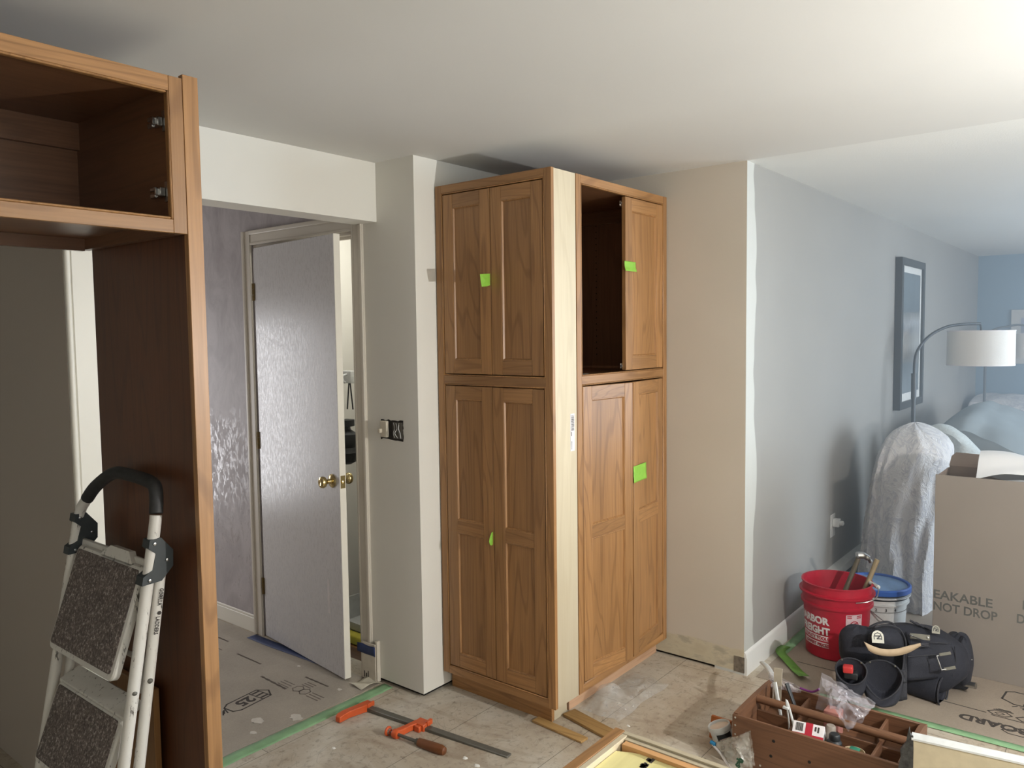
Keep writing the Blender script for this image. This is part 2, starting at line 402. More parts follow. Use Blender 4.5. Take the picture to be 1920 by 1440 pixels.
# ---------------------------------------------------------------- the setting
XW, XB, YG, YP, YH, CE = 2.453, 3.557, 1.452, 2.51, 2.756, 2.438   # hall wall, beige wall, grey wall, wall behind the pantry, header, ceiling
S, W_, N_, E_ = -2.8, -2.0, 6.0, 10.035
bm = BX(W_-.1, XW+.1, S-.15, N_+.1, -.12, 0); bx(bm, XW+.1, E_+.1, S-.15, 2.86, -.12, 0)
struct('floor', bm, floor_m)
struct('ceiling', BX(W_-.1, XB, S-.15, N_+.1, CE, CE+.12), ceil_white)
struct('ceiling.001', BX(XB, E_+.1, S-.15, YG+.16, CE, CE+.12), ceil_tex)
bm = BX(XW, XB+.12, YP, 2.85, .02, CE); struct('wall_kitchen', bm, wall_white)
struct('gap_shade_1', BX(XW+.02, XB+.1, YP+.02, 2.84, 0, .02), dark_gap)  # near-black strip standing in for the shade under the raised column
D0, D1, DT = 2.925, 3.745, 2.145      # closet door opening along y, its head
bm = BX(XW, XW+.10, 2.85, D0, 0, CE); bx(bm, XW, XW+.10, D0, D1, DT, CE); bx(bm, XW, XW+.10, D1, N_, 0, CE)
struct('wall_hall', bm, wall_lilac)
bm = BX(3.40, 3.50, 2.86, 4.06, -.2, CE); bx(bm, XW+.1, 3.40, 3.96, 4.06, -.2, CE); bx(bm, XW+.1, 3.40, 2.85, 2.87, 0, CE)
struct('wall_closet', bm, wall_white)
struct('floor_closet', BX(XW+.1, 3.5, 2.86, 4.06, -.32, -.2), plain('closet_carpet', srgb(58, 52, 48), .95, 0, .3, 200, .5))
# header beam over the hall opening and the wall stub left of it
bm = BX(1.10, XW, YH, YH+.14, 2.172, CE); struct('trim_1', bm, wall_white)
bm = BX(1.101, 1.45, YH, YH+.14, 0, 2.172); struct('wall_stub', bm, wall_white)
bm = BX(1.119, 1.30, YH-.012, YH, 0, 2.172, .003); tube(bm, [(1.110, YH-.004, 0), (1.110, YH-.004, 2.172)], .010, 12)
struct('trim_2', bm, trim_white, smooth=True)
bm = BX(1.10, 1.20, YH+.14, N_, 0, CE); bx(bm, 1.099, 1.101, YH+.002, YH+.14, 0, 2.172)
struct('wall_hall_left', bm, paint('wall_white_shaded', srgb(178, 168, 158)))  # off-white wall and stub side, their shade put into a darker tone
bm = NB()
for a in ((1.30, 1.335, .28, 1.85), (1.865, 1.90, .28, 1.85), (1.335, 1.865, .28, .315), (1.335, 1.865, 1.815, 1.85), (1.335, 1.865, 1.04, 1.06)): bx(bm, a[0], a[1], N_+.02, N_+.08, a[2], a[3])
struct('window_3', bm, trim_white)
bm = BX(XB, XB+.10, YG+.0006, YP, .014, CE); struct('wall_beige', bm, wall_beige)
struct('trim_6', BX(XB-.0015, XB+.001, YG-.002, YG+.05, .012, .088), plain('corner_bead', srgb(120, 112, 100), .6, .2, .3, 50))
struct('gap_shade_2', BX(XB+.015, XB+.1, YG+.02, YP, 0, .014), dark_gap)  # recessed black strip for the shade below the beige wall
bm = BX(XB+.0006, E_, YG, YG+.15, 0, CE); struct('wall_living', bm, wall_grey)
struct('wall_far', BX(E_, E_+.1, S, YG+.15, 0, CE), blue_wall)
# window walls behind the camera
def windowed(x0, x1, holes):
    bm = NB(); x = x0
    for a, b, z0, z1 in holes:
        bx(bm, x, a, S-.14, S, 0, CE); bx(bm, a, b, S-.14, S, 0, z0); bx(bm, a, b, S-.14, S, z1, CE); x = b
    bx(bm, x, x1, S-.14, S, 0, CE); return bm
HOLES = [(-.2, 1.4, 1.0, 2.1), (5.4, 8.6, .65, 2.2)]  # first opening is unseen, added to hold the kitchen fill
struct('wall_back', windowed(W_-.1, E_+.1, HOLES), wall_white)
for i, (a, b, z0, z1) in enumerate(HOLES):
    bm = NB()
    bx(bm, a, a+.05, S-.1, S-.04, z0, z1); bx(bm, b-.05, b, S-.1, S-.04, z0, z1); bx(bm, a+.05, b-.05, S-.1, S-.04, z0, z0+.05); bx(bm, a+.05, b-.05, S-.1, S-.04, z1-.05, z1)
    n = 2 if i == 0 else 3
    for k in range(1, n): xx = a+(b-a)*k/n; bx(bm, xx-.02, xx+.02, S-.1, S-.05, z0+.05, z1-.05)
    struct('window_%d' % (i+1), bm, trim_white)
struct('wall_left', BX(W_-.1, W_, S, N_, 0, CE), wall_white)
bm = BX(W_, 1.30, N_, N_+.1, 0, CE); bx(bm, 1.90, XW+.1, N_, N_+.1, 0, CE); bx(bm, 1.30, 1.90, N_, N_+.1, 0, .28); bx(bm, 1.30, 1.90, N_, N_+.1, 1.85, CE)
struct('wall_north', bm, wall_white)
# closet door casing, jamb
bm = NB()
def casing(y0, y1, z0, z1, vert, flip):
    bx(bm, XW-.012, XW, y0, y1, z0, z1, .003)
    if vert:
        o = (y1-.022, y1) if not flip else (y0, y0+.022); i_ = (y0, y0+.012) if not flip else (y1-.012, y1)
        bx(bm, XW-.020, XW-.011, *o, z0, z1, .004); bx(bm, XW-.016, XW-.011, *i_, z0, z1, .002)
    else:
        bx(bm, XW-.020, XW-.011, y0, y1, z1-.022, z1, .004); bx(bm, XW-.016, XW-.011, y0, y1, z0, z0+.012, .002)
casing(D1+.006, D1+.082, 0, DT+.076, True, False)
casing(D0-.078, D0-.002, 0, DT+.076, True, True)
casing(D0-.002, D1+.006, DT, DT+.076, False, False)
bx(bm, XW+.002, XW+.10, D0, D0+.014, 0, DT); bx(bm, XW+.002, XW+.10, D1-.0, D1+.006, 0, DT); bx(bm, XW+.002, XW+.10, D0+.014, D1, DT-.014, DT)
bx(bm, XW+.045, XW+.058, D0+.014, D0+.026, 0, DT-.014); bx(bm, XW+.045, XW+.058, D0+.014, D1, DT-.026, DT-.014)
struct('trim_3', bm, paint('casing_paint', srgb(206, 199, 186), .4, .02), smooth=True)
struct('baseboard_hall', join(BX(XW-.012, XW, D1+.083, N_, 0, .085, .002), BX(XW-.009, XW, D1+.083, N_, .085, .10, .004)), trim_white)
bm = NB(); BBX = 4.78
prof = [(0, 0), (-.014, 0), (-.014, .082), (-.010, .092), (-.010, .100), (-.004, .112), (0, .114)]
loft(bm, [[(x, YG+a, z) for a, z in prof] for x in (XB+.002, BBX)]); struct('baseboard_living', bm, paint('baseboard_paint', srgb(222, 223, 220), .35, .02), smooth=True)
# closet door: slab hung on the left, standing slightly open into the hall
HG = Vector((2.441, 3.728, 0)); dd = Vector((-.0965, -.79, 0)).normalized(); tt = Vector((-dd.y, dd.x, 0)); tt = tt if tt.x > 0 else -tt
DM = frame(HG, dd, (0, 0, 1), tt)     # local: along the door, up, into the closet
DW = .80
door = struct('door_1', BX(.006, DW, .014, DT-.018, 0, .035, .0015, mtx=DM), [door_gloss])
def dpart(name, bm, m): 
    bmesh.ops.transform(bm, matrix=DM, verts=bm.verts[:]); return struct(name, bm, m, door, True)
ez = at(632, 902, x=2.36).z
edge = paint('door_edge_white', srgb(232, 228, 216), .4, .02)
dpart('door_edge', BX(DW, DW+.0012, .014, DT-.018, .0012, .0342), edge)
def knob(sgn, name):
    bm = NB(); R = Matrix.Rotation(math.pi/2 if sgn < 0 else -math.pi/2, 4, 'X')
    z0 = 0 if sgn < 0 else .035
    Mx = frame((DW-.062, ez, z0), (1, 0, 0), (0, -sgn, 0), (0, 0, sgn))
    lathe(bm, [(.032, 0), (.033, .004), (.026, .010), (.013, .013), (.011, .030), (.016, .036), (.026, .044), (.0285, .054), (.025, .064), (.014, .069), (.006, .067), (.001, .066)], n=28, mtx=Mx)
    return dpart(name, bm, brass)
knob(-1, 'door_knob'); knob(1, 'door_knob.001')
dpart('latch_plate', join(BX(DW+.0008, DW+.0026, ez-.030, ez+.030, .005, .030), lathe(NB(), [(.009, 0), (.009, .008), (.002, .010)], c=(0, 0, 0), n=14, mtx=frame((DW+.002, ez, .0175), (0, 1, 0), (0, 0, 1), (1, 0, 0)))), brass)
for k, (px, py) in enumerate(((476, 548), (487, 826), (493, 1098))):
    z = at(px, py, x=2.44).z; bm = NB()
    for j in range(3): lathe(bm, [(.0065, 0), (.0065, .029)], c=(0.0, 0, 0), n=12, mtx=frame((-.001, z-.045+j*.031, -.004), (1, 0, 0), (0, 0, -1), (0, 1, 0)))
    bx(bm, .003, .010, z-.045, z+.047, -.003, .001)
    dpart('hinge', bm, old_brass)
bm = BX(-.01, .01, -.17, .0, 0, .0008); bmesh.ops.transform(bm, matrix=DM @ Matrix.Translation((DW-.125, at(625, 1120, x=2.37).z+.09, -.0006)), verts=bm.verts[:])
struct('paint_scrape', bm, plain('scrape_white', srgb(206, 200, 198), .5), door)
# wall switch box cut into the column
a = at(714, 786, x=XW); b = at(757, 826, x=XW); y1, y0, z1, z0 = a.y, b.y, a.z, b.z-.003
t = thing('switch_box', 'open electrical switch box with loose wires and no cover plate, on the white column', 'switch', (XW, (y0+y1)/2, z0))
bm = NB(); R_ = random.Random(3); ring = []; n = 36
for k in range(n):
    u = 4*k/n; s_ = int(u); f = u-s_
    p = [(y1-(y1-y0)*f, z1), (y0, z1-(z1-z0)*f), (y0+(y1-y0)*f, z0), (y1, z0+(z1-z0)*f)][s_]
    ring.append((XW-.0012, p[0]+R_.uniform(-.004, .004), p[1]+R_.uniform(-.004, .004)))
loft(bm, [ring, [(p[0]+.001, p[1], p[2]) for p in ring]]); part('wall_hole', bm, plain('hole_dark', srgb(44, 40, 36), .9), t)
bm = BX(XW-.0045, XW-.0012, y0+.006, y0+.066, z0+.008, z1-.008); part('metal_box', bm, plain('box_grey', srgb(96, 92, 84), .5, .3), t)
bm = BX(XW-.020, XW-.003, y1-.058, y1-.014, z0+.012, z1-.004, .003); bx(bm, XW-.034, XW-.018, y1-.030, y1-.012, z0+.032, z0+.052, .003)
part('switch', bm, plain('ivory', srgb(206, 198, 180), .45), t)
for k in range(5):
    yy = y0+.014+.010*k; pts = [(XW-.005, yy, z0+.012), (XW-.012-.003*k % .008, yy+R_.uniform(-.01, .01), z0+.035), (XW-.010, yy+R_.uniform(-.008, .012), z0+.055), (XW-.005, yy+R_.uniform(-.004, .012), z1-.012)]
    part('wire', tube(NB(), smoothpath(pts, 5), .0016, 6), [bucket_white, dark_steel][k % 2], t)
# outlet on the grey wall
a = at(1560, 985, y=YG)
t = thing('wall_outlet', 'white electrical outlet with a plug in it, on the grey living room wall', 'outlet', (a.x, YG, a.z-.06))
part('cover_plate', BX(a.x-.045, a.x+.045, YG-.006, YG, a.z-.07, a.z+.07, .003), bucket_white, t)
part('plug', join(BX(a.x-.018, a.x+.024, YG-.045, YG-.006, a.z-.005, a.z+.045, .006), lathe(NB(), [(.014, 0), (.014, .02), (.006, .026)], n=14, mtx=frame((a.x+.004, YG-.044, a.z+.02), (1, 0, 0), (0, 0, 1), (0, -1, 0)))), bucket_white, t)
# baseboard heater
t = thing('baseboard_heater', 'long low white baseboard heater along the grey living room wall', 'heater', (6.9, YG-.03, 0))
X0, X1 = BBX+.02, 9.0
bm = NB(); loft(bm, [[(x, YG+a, z) for a, z in [(-.001, .02), (-.001, .215), (-.05, .205), (-.066, .175), (-.058, .175), (-.046, .195), (-.01, .2), (-.01, .02)]] for x in (X0, X1)])
part('back_panel', bm, bucket_white, t)
part('front_panel', BX(X0, X1, YG-.066, YG-.060, .035, .150, .002), bucket_white, t)
bm = NB(); zig = [(X0+.02+k*.02, YG-(.052 if k % 2 else .016)) for k in range(200)]
V_ = [(bm.verts.new((x, y, .04)), bm.verts.new((x, y, .165))) for x, y in zig]
for r0, r1 in zip(V_, V_[1:]): bm.faces.new((r0[0], r1[0], r1[1], r0[1]))
part('fin_pack', bm, dark_steel, t, smooth=False); part('end_cap', BX(X0-.012, X0, YG-.068, YG, .018, .218, .003), bucket_white, t)
# protective board on the hall floor
bz = .0025
t = thing('floor_board', 'brown paper board covering the hall floor, printed with faint logos', 'floor covering', (1.85, 4.2, 0))
part('board', BX(1.21, XW-.022, YH+.03, 5.6, 0.0002, bz), ram_hall, t)
def print_hall(bmx, m=ink): part('printing', bmx, m, t, smooth=False)
def ftxt(s, o, ux, size, m=ink, **k):
    u = Vector(ux).normalized(); v = Vector((-u.y, u.x, 0))
    return text_bm(s, size, frame((o[0], o[1], bz+.0002), u, v, (0, 0, 1)), .0004, **k)
def stroke(bm, pts, wd, z):
    for p, q in zip(pts, pts[1:]):
        p, q = Vector(p), Vector(q); d = (q-p).normalized(); n_ = Vector((-d.y, d.x, 0))*(wd/2); e = d*(wd/2)
        f = [(p-n_-e), (q-n_+e), (q+n_+e), (p+n_-e)]
        prism(bm, [(c.x, c.y, z) for c in f], (0, 0, .0003))
    return bm
# arrow shaped "25" badge: reads upside down from here
ctr = Vector((1.945, 3.135, 0)); u = Vector((-.16, -.02, 0)).normalized(); v = Vector((-u.y, u.x, 0))
P = lambda a, b: tuple(ctr+u*a+v*b)[:2]+(0,)
bm = NB()
stroke(bm, [P(-.125, 0), P(-.095, .05), P(.07, .05), P(.10, .03), P(.10, -.03), P(.07, -.05), P(-.095, -.05), P(-.125, 0)], .007, bz+.0002)
stroke(bm, [P(-.095, .05), P(-.095, -.05)], .005, bz+.0002); stroke(bm, [P(-.05, .05), P(-.05, -.05)], .005, bz+.0002)
for k in range(3): stroke(bm, [P(-.086, -.03+.03*k), P(-.06, -.03+.03*k)], .012, bz+.0002)
for k in range(5): stroke(bm, [P(.105+.009*k, -.02+.006*(k % 3)), P(.12+.012*k, .02-.008*(k % 2))], .006, bz+.0002)
print_hall(bm); o = Vector(P(-.035, -.031)); print_hall(ftxt('25', o, u, .085, bold=.003))
for (y0_, xx) in ((3.90, 2.28), (3.02, 2.262)):
    bm = NB(); 
    for (dx, dy, L) in ((0, .06, .17), (-.045, -.42, .21), (-.30, .18, .0)):
        if L: 
            for k in range(int(L/.013)): stroke(bm, [(xx+dx, y0_-dy+.013*k, 0), (xx+dx, y0_-dy+.013*k+.009, 0)], .008 if k % 3 else .011, bz+.0002)
    for k in range(3):
        stroke(bm, [(xx-.085-.018*k, y0_+.16, 0), (xx-.085-.018*k, y0_+.08, 0)], .005, bz+.0002)
        stroke(bm, [(xx-.085-.018*k, y0_-.06, 0), (xx-.085-.018*k, y0_-.14, 0)], .006, bz+.0002)
        stroke(bm, [(xx-.03-.016*k, y0_+.05, 0), (xx-.03-.016*k, y0_-.01, 0)], .006, bz+.0002)
    for (cx, cy) in ((xx-.10, y0_+.03), (xx-.10, y0_-.02)):
        stroke(bm, [(cx+.028*math.cos(q*1.0472), cy+.028*math.sin(q*1.0472), 0) for q in range(7)], .005, bz+.0002)
    print_hall(bm, ink_soft)
bm = NB()
for k in range(13): stroke(bm, [(2.125+.0008*k, 3.10+.016*k, 0), (2.125+.0008*k, 3.111+.016*k, 0)], .009 if k % 3 else .013, bz+.0002)
print_hall(bm, ink_soft)
R_ = random.Random(5)
for (px, py, s_) in ((484, 1352, .028), (555, 1345, .030), (475, 1374, .014), (560, 1249, .010), (637, 1293, .012)):
    c = at(px, py, z=bz); bm = NB()
    loft(bm, [[(c.x+math.cos(k/7*math.pi)*s_*R_.uniform(.5, 1), c.y+math.sin(k/7*math.pi)*s_*R_.uniform(.8, 1.4), bz+h) for k in range(14)] for h in (.0001, .0012)])
    part('paint_drip', bm, plain('drip_white', srgb(206, 200, 190), .6), t)
# green tape along its kitchen edge
a = [(1.30, 2.745), (1.62, 2.752), (1.9, 2.747), (2.15, 2.742), (2.42, 2.738)]
bm = NB(); R_ = random.Random(2); rows = []
for k in range(49):
    s_ = k/48; x = 1.30+(2.445-1.30)*s_; y = 2.742+.006*math.sin(5*s_)+.002*R_.uniform(-1, 1)
    rows.append([(x, y-.030, .0006), (x, y-.012, .0012), (x, y+.010, bz+.0012), (x, y+.032, bz+.001)])
V_ = [[bm.verts.new(p) for p in r] for r in rows]
for r0, r1 in zip(V_, V_[1:]):
    for i in range(3): bm.faces.new((r0[i], r0[i+1], r1[i+1], r1[i]))
o = solo('tape_strip', bm, floor_tape, 'green tape strip sealing the hall floor board edge, behind the orange clamp', 'tape'); mod(o, 'SOLIDIFY', thickness=.0006)
# protective board in the living room
t2 = thing('floor_board', 'brown paper board covering the living room floor under the tool belt', 'floor covering', (6, .3, 0))
part('board', BX(XB+.02, 7.5, -1.2, YG-.05, .0002, bz), ram_liv, t2)
bm = NB()
for (x0_, y0_, x1_, y1_) in ((3.866, 1.30, 3.864, 1.06), (3.838, .70, 3.829, .48)):
    n = int(abs(y1_-y0_)/.016)
    for k in range(n):
        s0, s1 = k/n, (k+.72)/n; stroke(bm, [(x0_+(x1_-x0_)*s0, y0_+(y1_-y0_)*s0, 0), (x0_+(x1_-x0_)*s1, y0_+(y1_-y0_)*s1, 0)], .006, bz+.0002)
part('printing', bm, ink, t2, smooth=False)
part('printing', text_bm('RAM BOARD', .075, frame((3.755, .14, bz+.0002), (0, 1, 0), (-1, 0, 0), (0, 0, 1)), .0004, bold=.003), ink, t2, smooth=False)
bm = NB(); z_ = bz+.0002
stroke(bm, [(3.818, .46, 0), (3.812, .1, 0)], .006, z_); stroke(bm, [(3.748, .49, 0), (3.742, .1, 0)], .006, z_)
def hexa(cx, cy, r, ry, w=.006): stroke(bm, [(cx+r*math.cos(q*1.0472+.5236), cy+ry*math.sin(q*1.0472+.5236), 0) for q in range(7)], w, z_)
hexa(3.852, .435, .026, .045); hexa(3.85, .33, .026, .045); hexa(3.852, .435, .010, .018, .004)
for k in range(3): stroke(bm, [(3.884+.007*k, .46-.008*k, 0), (3.884+.007*k, .39+.006*k, 0)], .005, z_)
hexa(3.70, .36, .024, .05)
stroke(bm, [(4.02, .447, 0), (4.105, .44, 0), (4.125, .41, 0), (4.12, .25, 0)], .008, z_); stroke(bm, [(4.02, .447, 0), (3.985, .40, 0), (3.98, .25, 0)], .008, z_)
for k in range(5): stroke(bm, [(3.955+.01*(k % 2), .40-.03*k, 0), (3.972, .385-.03*k, 0)], .005, z_)
part('printing', bm, ink, t2, smooth=False)
part('printing', text_bm('25', .10, frame((4.02, .27, z_), (0, 1, 0), (-1, 0, 0), (0, 0, 1)), .0004, bold=.003), ink, t2, smooth=False)
def strip(name, pts, wd, mat_, label, z=.004, seg=10, th=.0008):
    P_ = smoothpath([Vector((p[0], p[1], p[2] if len(p) > 2 else z)) for p in pts], seg); bm = NB(); rows = []
    for i, p in enumerate(P_):
        d = (P_[min(i+1, len(P_)-1)]-P_[max(i-1, 0)]); n_ = Vector((-d.y, d.x, 0)).normalized()*wd/2
        rows.append([bm.verts.new(p-n_), bm.verts.new(p+Vector((0, 0, .0006))), bm.verts.new(p+n_)])
    for a_, b_ in zip(rows, rows[1:]):
        for i in range(2): bm.faces.new((a_[i], a_[i+1], b_[i+1], b_[i]))
    o = solo(name, bm, mat_, label, 'tape'); mod(o, 'SOLIDIFY', thickness=th); return o
strip('tape_strip', [(3.56, 1.10), (3.565, .7), (3.572, .3), (3.572, -.6)], .05, floor_tape, 'green tape strip along the living room floor board edge, behind the white edged panel')
strip('tape_strip', [(4.75, 1.405), (4.4, 1.405), (4.1, 1.402), (3.93, 1.40)], .05, floor_tape, 'green tape strip on the floor along the baseboard behind the red bucket')
strip('tape_strip', [(4.02, 1.415, .006), (3.90, 1.40, .02), (3.82, 1.33, .014), (3.73, 1.25, .012), (3.66, 1.20, .03)], .048, plain('green_tape_dim', srgb(104, 150, 62), .55, 0, .15, 20), 'bright green tape curling loose by the baseboard end')
strip('tape_strip', [(2.40, 3.80), (2.40, 3.62), (2.41, 3.40), (2.42, 3.15)], .06, blue_tape, 'dark blue tape strip on the hall floor under the white door', z=.0045)
# blue tape and torn board at the foot of the right casing
t = thing('casing_guard', 'white cardboard guard held by blue tape around the foot of the door casing', 'guard', (XW-.02, 2.86, 0))
bm = BX(XW-.026, XW-.0215, 2.808, 2.905, .004, .185, .001); bx(bm, XW-.0215, XW-.001, 2.800, 2.810, .004, .20); part('card', bm, plain('card_white', srgb(206, 198, 184), .7), t)
bm = NB(); R_ = random.Random(8)
sheet(bm, lambda u, v: (XW-.028-.002*math.sin(9*u), 2.806+u*.128, .128+.045*v+.002*math.sin(u*9+v)), 12, 3); o = part('tape', bm, blue_tape, t); mod(o, 'SOLIDIFY', thickness=.001)
bm = NB()
for k, (a_, b_, h) in enumerate(((2.884, 2.890, .03), (2.868, 2.876, .022), (2.856, 2.862, .034))): bx(bm, XW-.0268, XW-.0262, a_, b_, .012, .012+h)
part('printing', bm, ink, t)
bm = NB(); sheet(bm, lambda u, v: (2.33+.11*u, 2.80+.085*v-.02*u, .006+.012*math.sin(3*u+2*v)**2), 8, 8); o = solo('tape_strip', bm, plain('masking_tape', srgb(196, 190, 172), .6), 'crumpled pale tape scrap on the floor at the foot of the open door', 'tape'); mod(o, 'SOLIDIFY', thickness=.0008)
# closet contents
t = thing('hanging_bag', 'black bag hanging by its cord from a hook inside the closet', 'bag', tuple(at(652, 868, x=2.9)))
a = at(655, 705, x=2.9); b = at(652, 870, x=2.9); top = at(654, 730, x=2.9)
bm = NB(); pr = [(.02, 0), (.055, .03), (.07, .12), (.055, .17), (.068, .22), (.06, .30), (.022, .345), (.02, .37), (.045, .38), (.045, .44), (.005, .45)]
lathe(bm, [(r, z*(top.z-.17-b.z)/.45) for r, z in pr], c=(b.x, b.y, b.z), n=16); part('body', bm, black_plastic, t)
bm = NB(); tube(bm, [(a.x, a.y-.025, a.z-.19), (a.x, a.y-.004, a.z-.03), (a.x, a.y+.004, a.z-.03), (a.x, a.y+.025, a.z-.19)], .004, 6); part('cord', bm, black_plastic, t)
t = thing('wall_hook', 'small white hook bracket on the wall inside the closet', 'hook', (a.x, a.y, a.z-.03))
bm = BX(a.x-.02, a.x+.02, a.y-.035, a.y+.035, a.z-.04, a.z+.03, .004); tube(bm, smoothpath([(a.x-.02, a.y, a.z+.01), (a.x-.05, a.y, a.z), (a.x-.05, a.y-.01, a.z-.03), (a.x-.03, a.y, a.z-.035)], 4), .006, 8); part('bracket', bm, bucket_white, t)
solo('wooden_box', BX(2.70, 2.96, 3.16, 3.56, -.2, -.03, .004), cherry['Y'], 'low brown wooden box on the closet floor, seen past the open door', 'box')
solo('folded_cloth', BX(2.71, 2.95, 3.18, 3.54, -.0298, .022, .015), plain('yellow_cloth', srgb(206, 196, 70), .7), 'folded yellow cloth lying on the brown wooden box in the closet', 'cloth')
bm = BX(2.76, 2.94, 3.25, 3.52, .0222, .028); bx(bm, 2.76, 2.765, 3.25, 3.52, .0222, .07, .001); bx(bm, 2.935, 2.94, 3.25, 3.52, .0222, .20, .001); bx(bm, 2.765, 2.935, 3.515, 3.52, .0222, .16, .001); bx(bm, 2.765, 2.935, 3.25, 3.255, .0222, .08, .001)
solo('paper_tray', bm, bucket_white, 'white open tray on top of the yellow cloth inside the closet', 'tray')
# ---------------------------------------------------------------- cabinets
def shaker(cab, o, u, n, w, h, rails, lab=None, th=.020):
    """inset frame-and-panel door; o lower hinge-side corner on the face, u along the width, n outward; rails = list of (z0, z1) between the top and bottom rails"""
    MX = frame(o, u, (0, 0, 1), n)          # local x along, y up, z outward (face at 0)
    st, bd = .058, .008
    def tf(bm): bmesh.ops.transform(bm, matrix=MX, verts=bm.verts[:]); return bm
    d = part('door', tf(BX(st+.0002, w-st-.0002, .05, h-.05, -.014, -.0085)), cherry['Z'], cab, lab)
    d_ = lambda nm, bm, m: part(nm, tf(bm), m, d)
    d_('stile', BX(0, st, 0, h, -th, 0, .0012), cherry['Z']); d_('stile', BX(w-st, w, 0, h, -th, 0, .0012), cherry['Z'])
    ha = 'Y' if abs(Vector(u).y) > .7 else 'X'
    rs = [(0, .062)] + list(rails) + [(h-.058, h)]
    for z0, z1 in rs: d_('rail', BX(st+.0003, w-st-.0003, z0, z1, -th, -.0003, .0012), cherry[ha])
    bm = NB()
    for (a, b), (c, e) in zip(rs, rs[1:]):
        x0, x1, z0, z1 = st+.0003, w-st-.0003, b, c
        prof = [(0, -.0015), (.0035, -.0008), (bd, -.0085)]
        rings = [[(x0+i, z0+i, q), (x1-i, z0+i, q), (x1-i, z1-i, q), (x0+i, z1-i, q)] for i, q in prof]
        loft(bm, rings, cap0=False, cap1=False)
    d_('bead', bm, cherry['Z'])
    return d
def face_frame(cab, name, o, u, n, w, z0, z1, lw, rw, rails, th=.019):
    """stiles left lw / right rw wide, rails = [(za, zb)...]; beads round each opening"""
    MX = frame(o, u, (0, 0, 1), n)
    def tf(bm): bmesh.ops.transform(bm, matrix=MX, verts=bm.verts[:]); return bm
    ha = 'Y' if abs(Vector(u).y) > .7 else 'X'
    f = part(name, tf(BX(0, lw, z0, z1, -th, 0, .001)), cherry['Z'], cab)
    part('stile', tf(BX(w-rw, w, z0, z1, -th, 0, .001)), cherry['Z'], f)
    for a, b in rails: part('rail', tf(BX(lw+.0002, w-rw-.0002, a, b, -th, -.0002, .001)), cherry[ha], f)
    bm = NB()
    for (a, b), (c, e) in zip(rails, rails[1:]):
        i = .0062
        for q in ((lw, lw+i, b, c), (w-rw-i, w-rw, b, c), (lw+i, w-rw-i, b, b+i), (lw+i, w-rw-i, c-i, c)):
            bx(bm, q[0]+.0004, q[1]-.0004, q[2]+.0004, q[3]-.0004, -.016, .0014, .0022)
    part('bead', tf(bm), cherry['Z'], f)
    return f
ZB, ZT = .088, 2.317
# ---- pantry with closed doors, facing the fridge side
PX0, PY0, PY1, PX1 = 2.579, 1.862, 2.5035, 2.7535
p1 = thing('pantry_cabinet', 'tall shallow cherry pantry cabinet with all four doors shut and an unfinished pale side', 'cabinet', (2.64, 2.16, 0))
ff = [(ZB, .122), (1.4345, 1.470), (2.282, ZT)]
face_frame(p1, 'face_frame', (PX0, PY1, 0), (0, -1, 0), (-1, 0, 0), PY1-PY0, ZB, ZT, .034, .036, ff)
bm = BX(PX0+.0195, PX1, PY1-.018, PY1, ZB, ZT); bx(bm, PX1-.006, PX1, PY0+.022, PY1-.018, ZB, ZT)
bx(bm, PX0+.0195, PX1-.006, PY0+.022, PY1-.018, ZT-.018, ZT); bx(bm, PX0+.0195, PX1-.006, PY0+.022, PY1-.018, ZB, ZB+.018); bx(bm, PX0+.0195, PX1-.006, PY0+.022, PY1-.018, 1.445, 1.463)
part('carcass', bm, maple['Z'], p1)
part('side_panel', BX(PX0+.0195, PX1, PY0+.0025, PY0+.0215, ZB, ZT-.001), maple['Z'], p1, 'unfinished pale plywood side')
bm = BX(2.630, 2.648, 1.920, PY1-.005, 0, ZB); part('toe_kick', bm, cherry['Y'], p1)
part('toe_kick', BX(2.6485, 2.742, 1.920, 1.936, 0, ZB), maple['X'], p1, 'pale toe kick end')
w1 = (PY1-.034) - (PY0+.036) - .0190 ; wd = w1/2-.0014
yl = PY1-.034-.0095; yr = PY0+.036+.0095
zl0, zl1, zu0, zu1 = .122+.0098, 1.4345-.0098, 1.470+.0098, 2.282-.0098
for (z0, z1, rl) in ((zl0, zl1, [(.758-zl0, .816-zl0)]), (zu0, zu1, [])):
    shaker(p1, (PX0+.0004, yl, z0), (0, -1, 0), (-1, 0, 0), wd, z1-z0, rl)
    shaker(p1, (PX0+.0004, yr+wd, z0), (0, -1, 0), (-1, 0, 0), wd, z1-z0, rl)
a = at(1070, 776, y=PY0+.0025); b = at(1076, 845, y=PY0+.0025)
st_ = part('barcode_sticker', BX(a.x-.004, b.x+.006, PY0+.0015, PY0+.0024, b.z, a.z), label_white, p1, 'white barcode sticker')
bm = NB(); R_ = random.Random(4); z = a.z-.008
while z > b.z+.09:
    hh = R_.choice((.0012, .002, .003)); bx(bm, a.x+.002, b.x+.001, PY0+.0010, PY0+.0014, z-hh, z); z -= hh+R_.choice((.0012, .002))
bx(bm, a.x+.001, a.x+.005, PY0+.0010, PY0+.0014, b.z+.064, b.z+.082)
for k in range(9): bx(bm, a.x+.002, a.x+.007, PY0+.0010, PY0+.0014, b.z+.008+.004*k, b.z+.010+.004*k)
part('printing', bm, ink, st_)
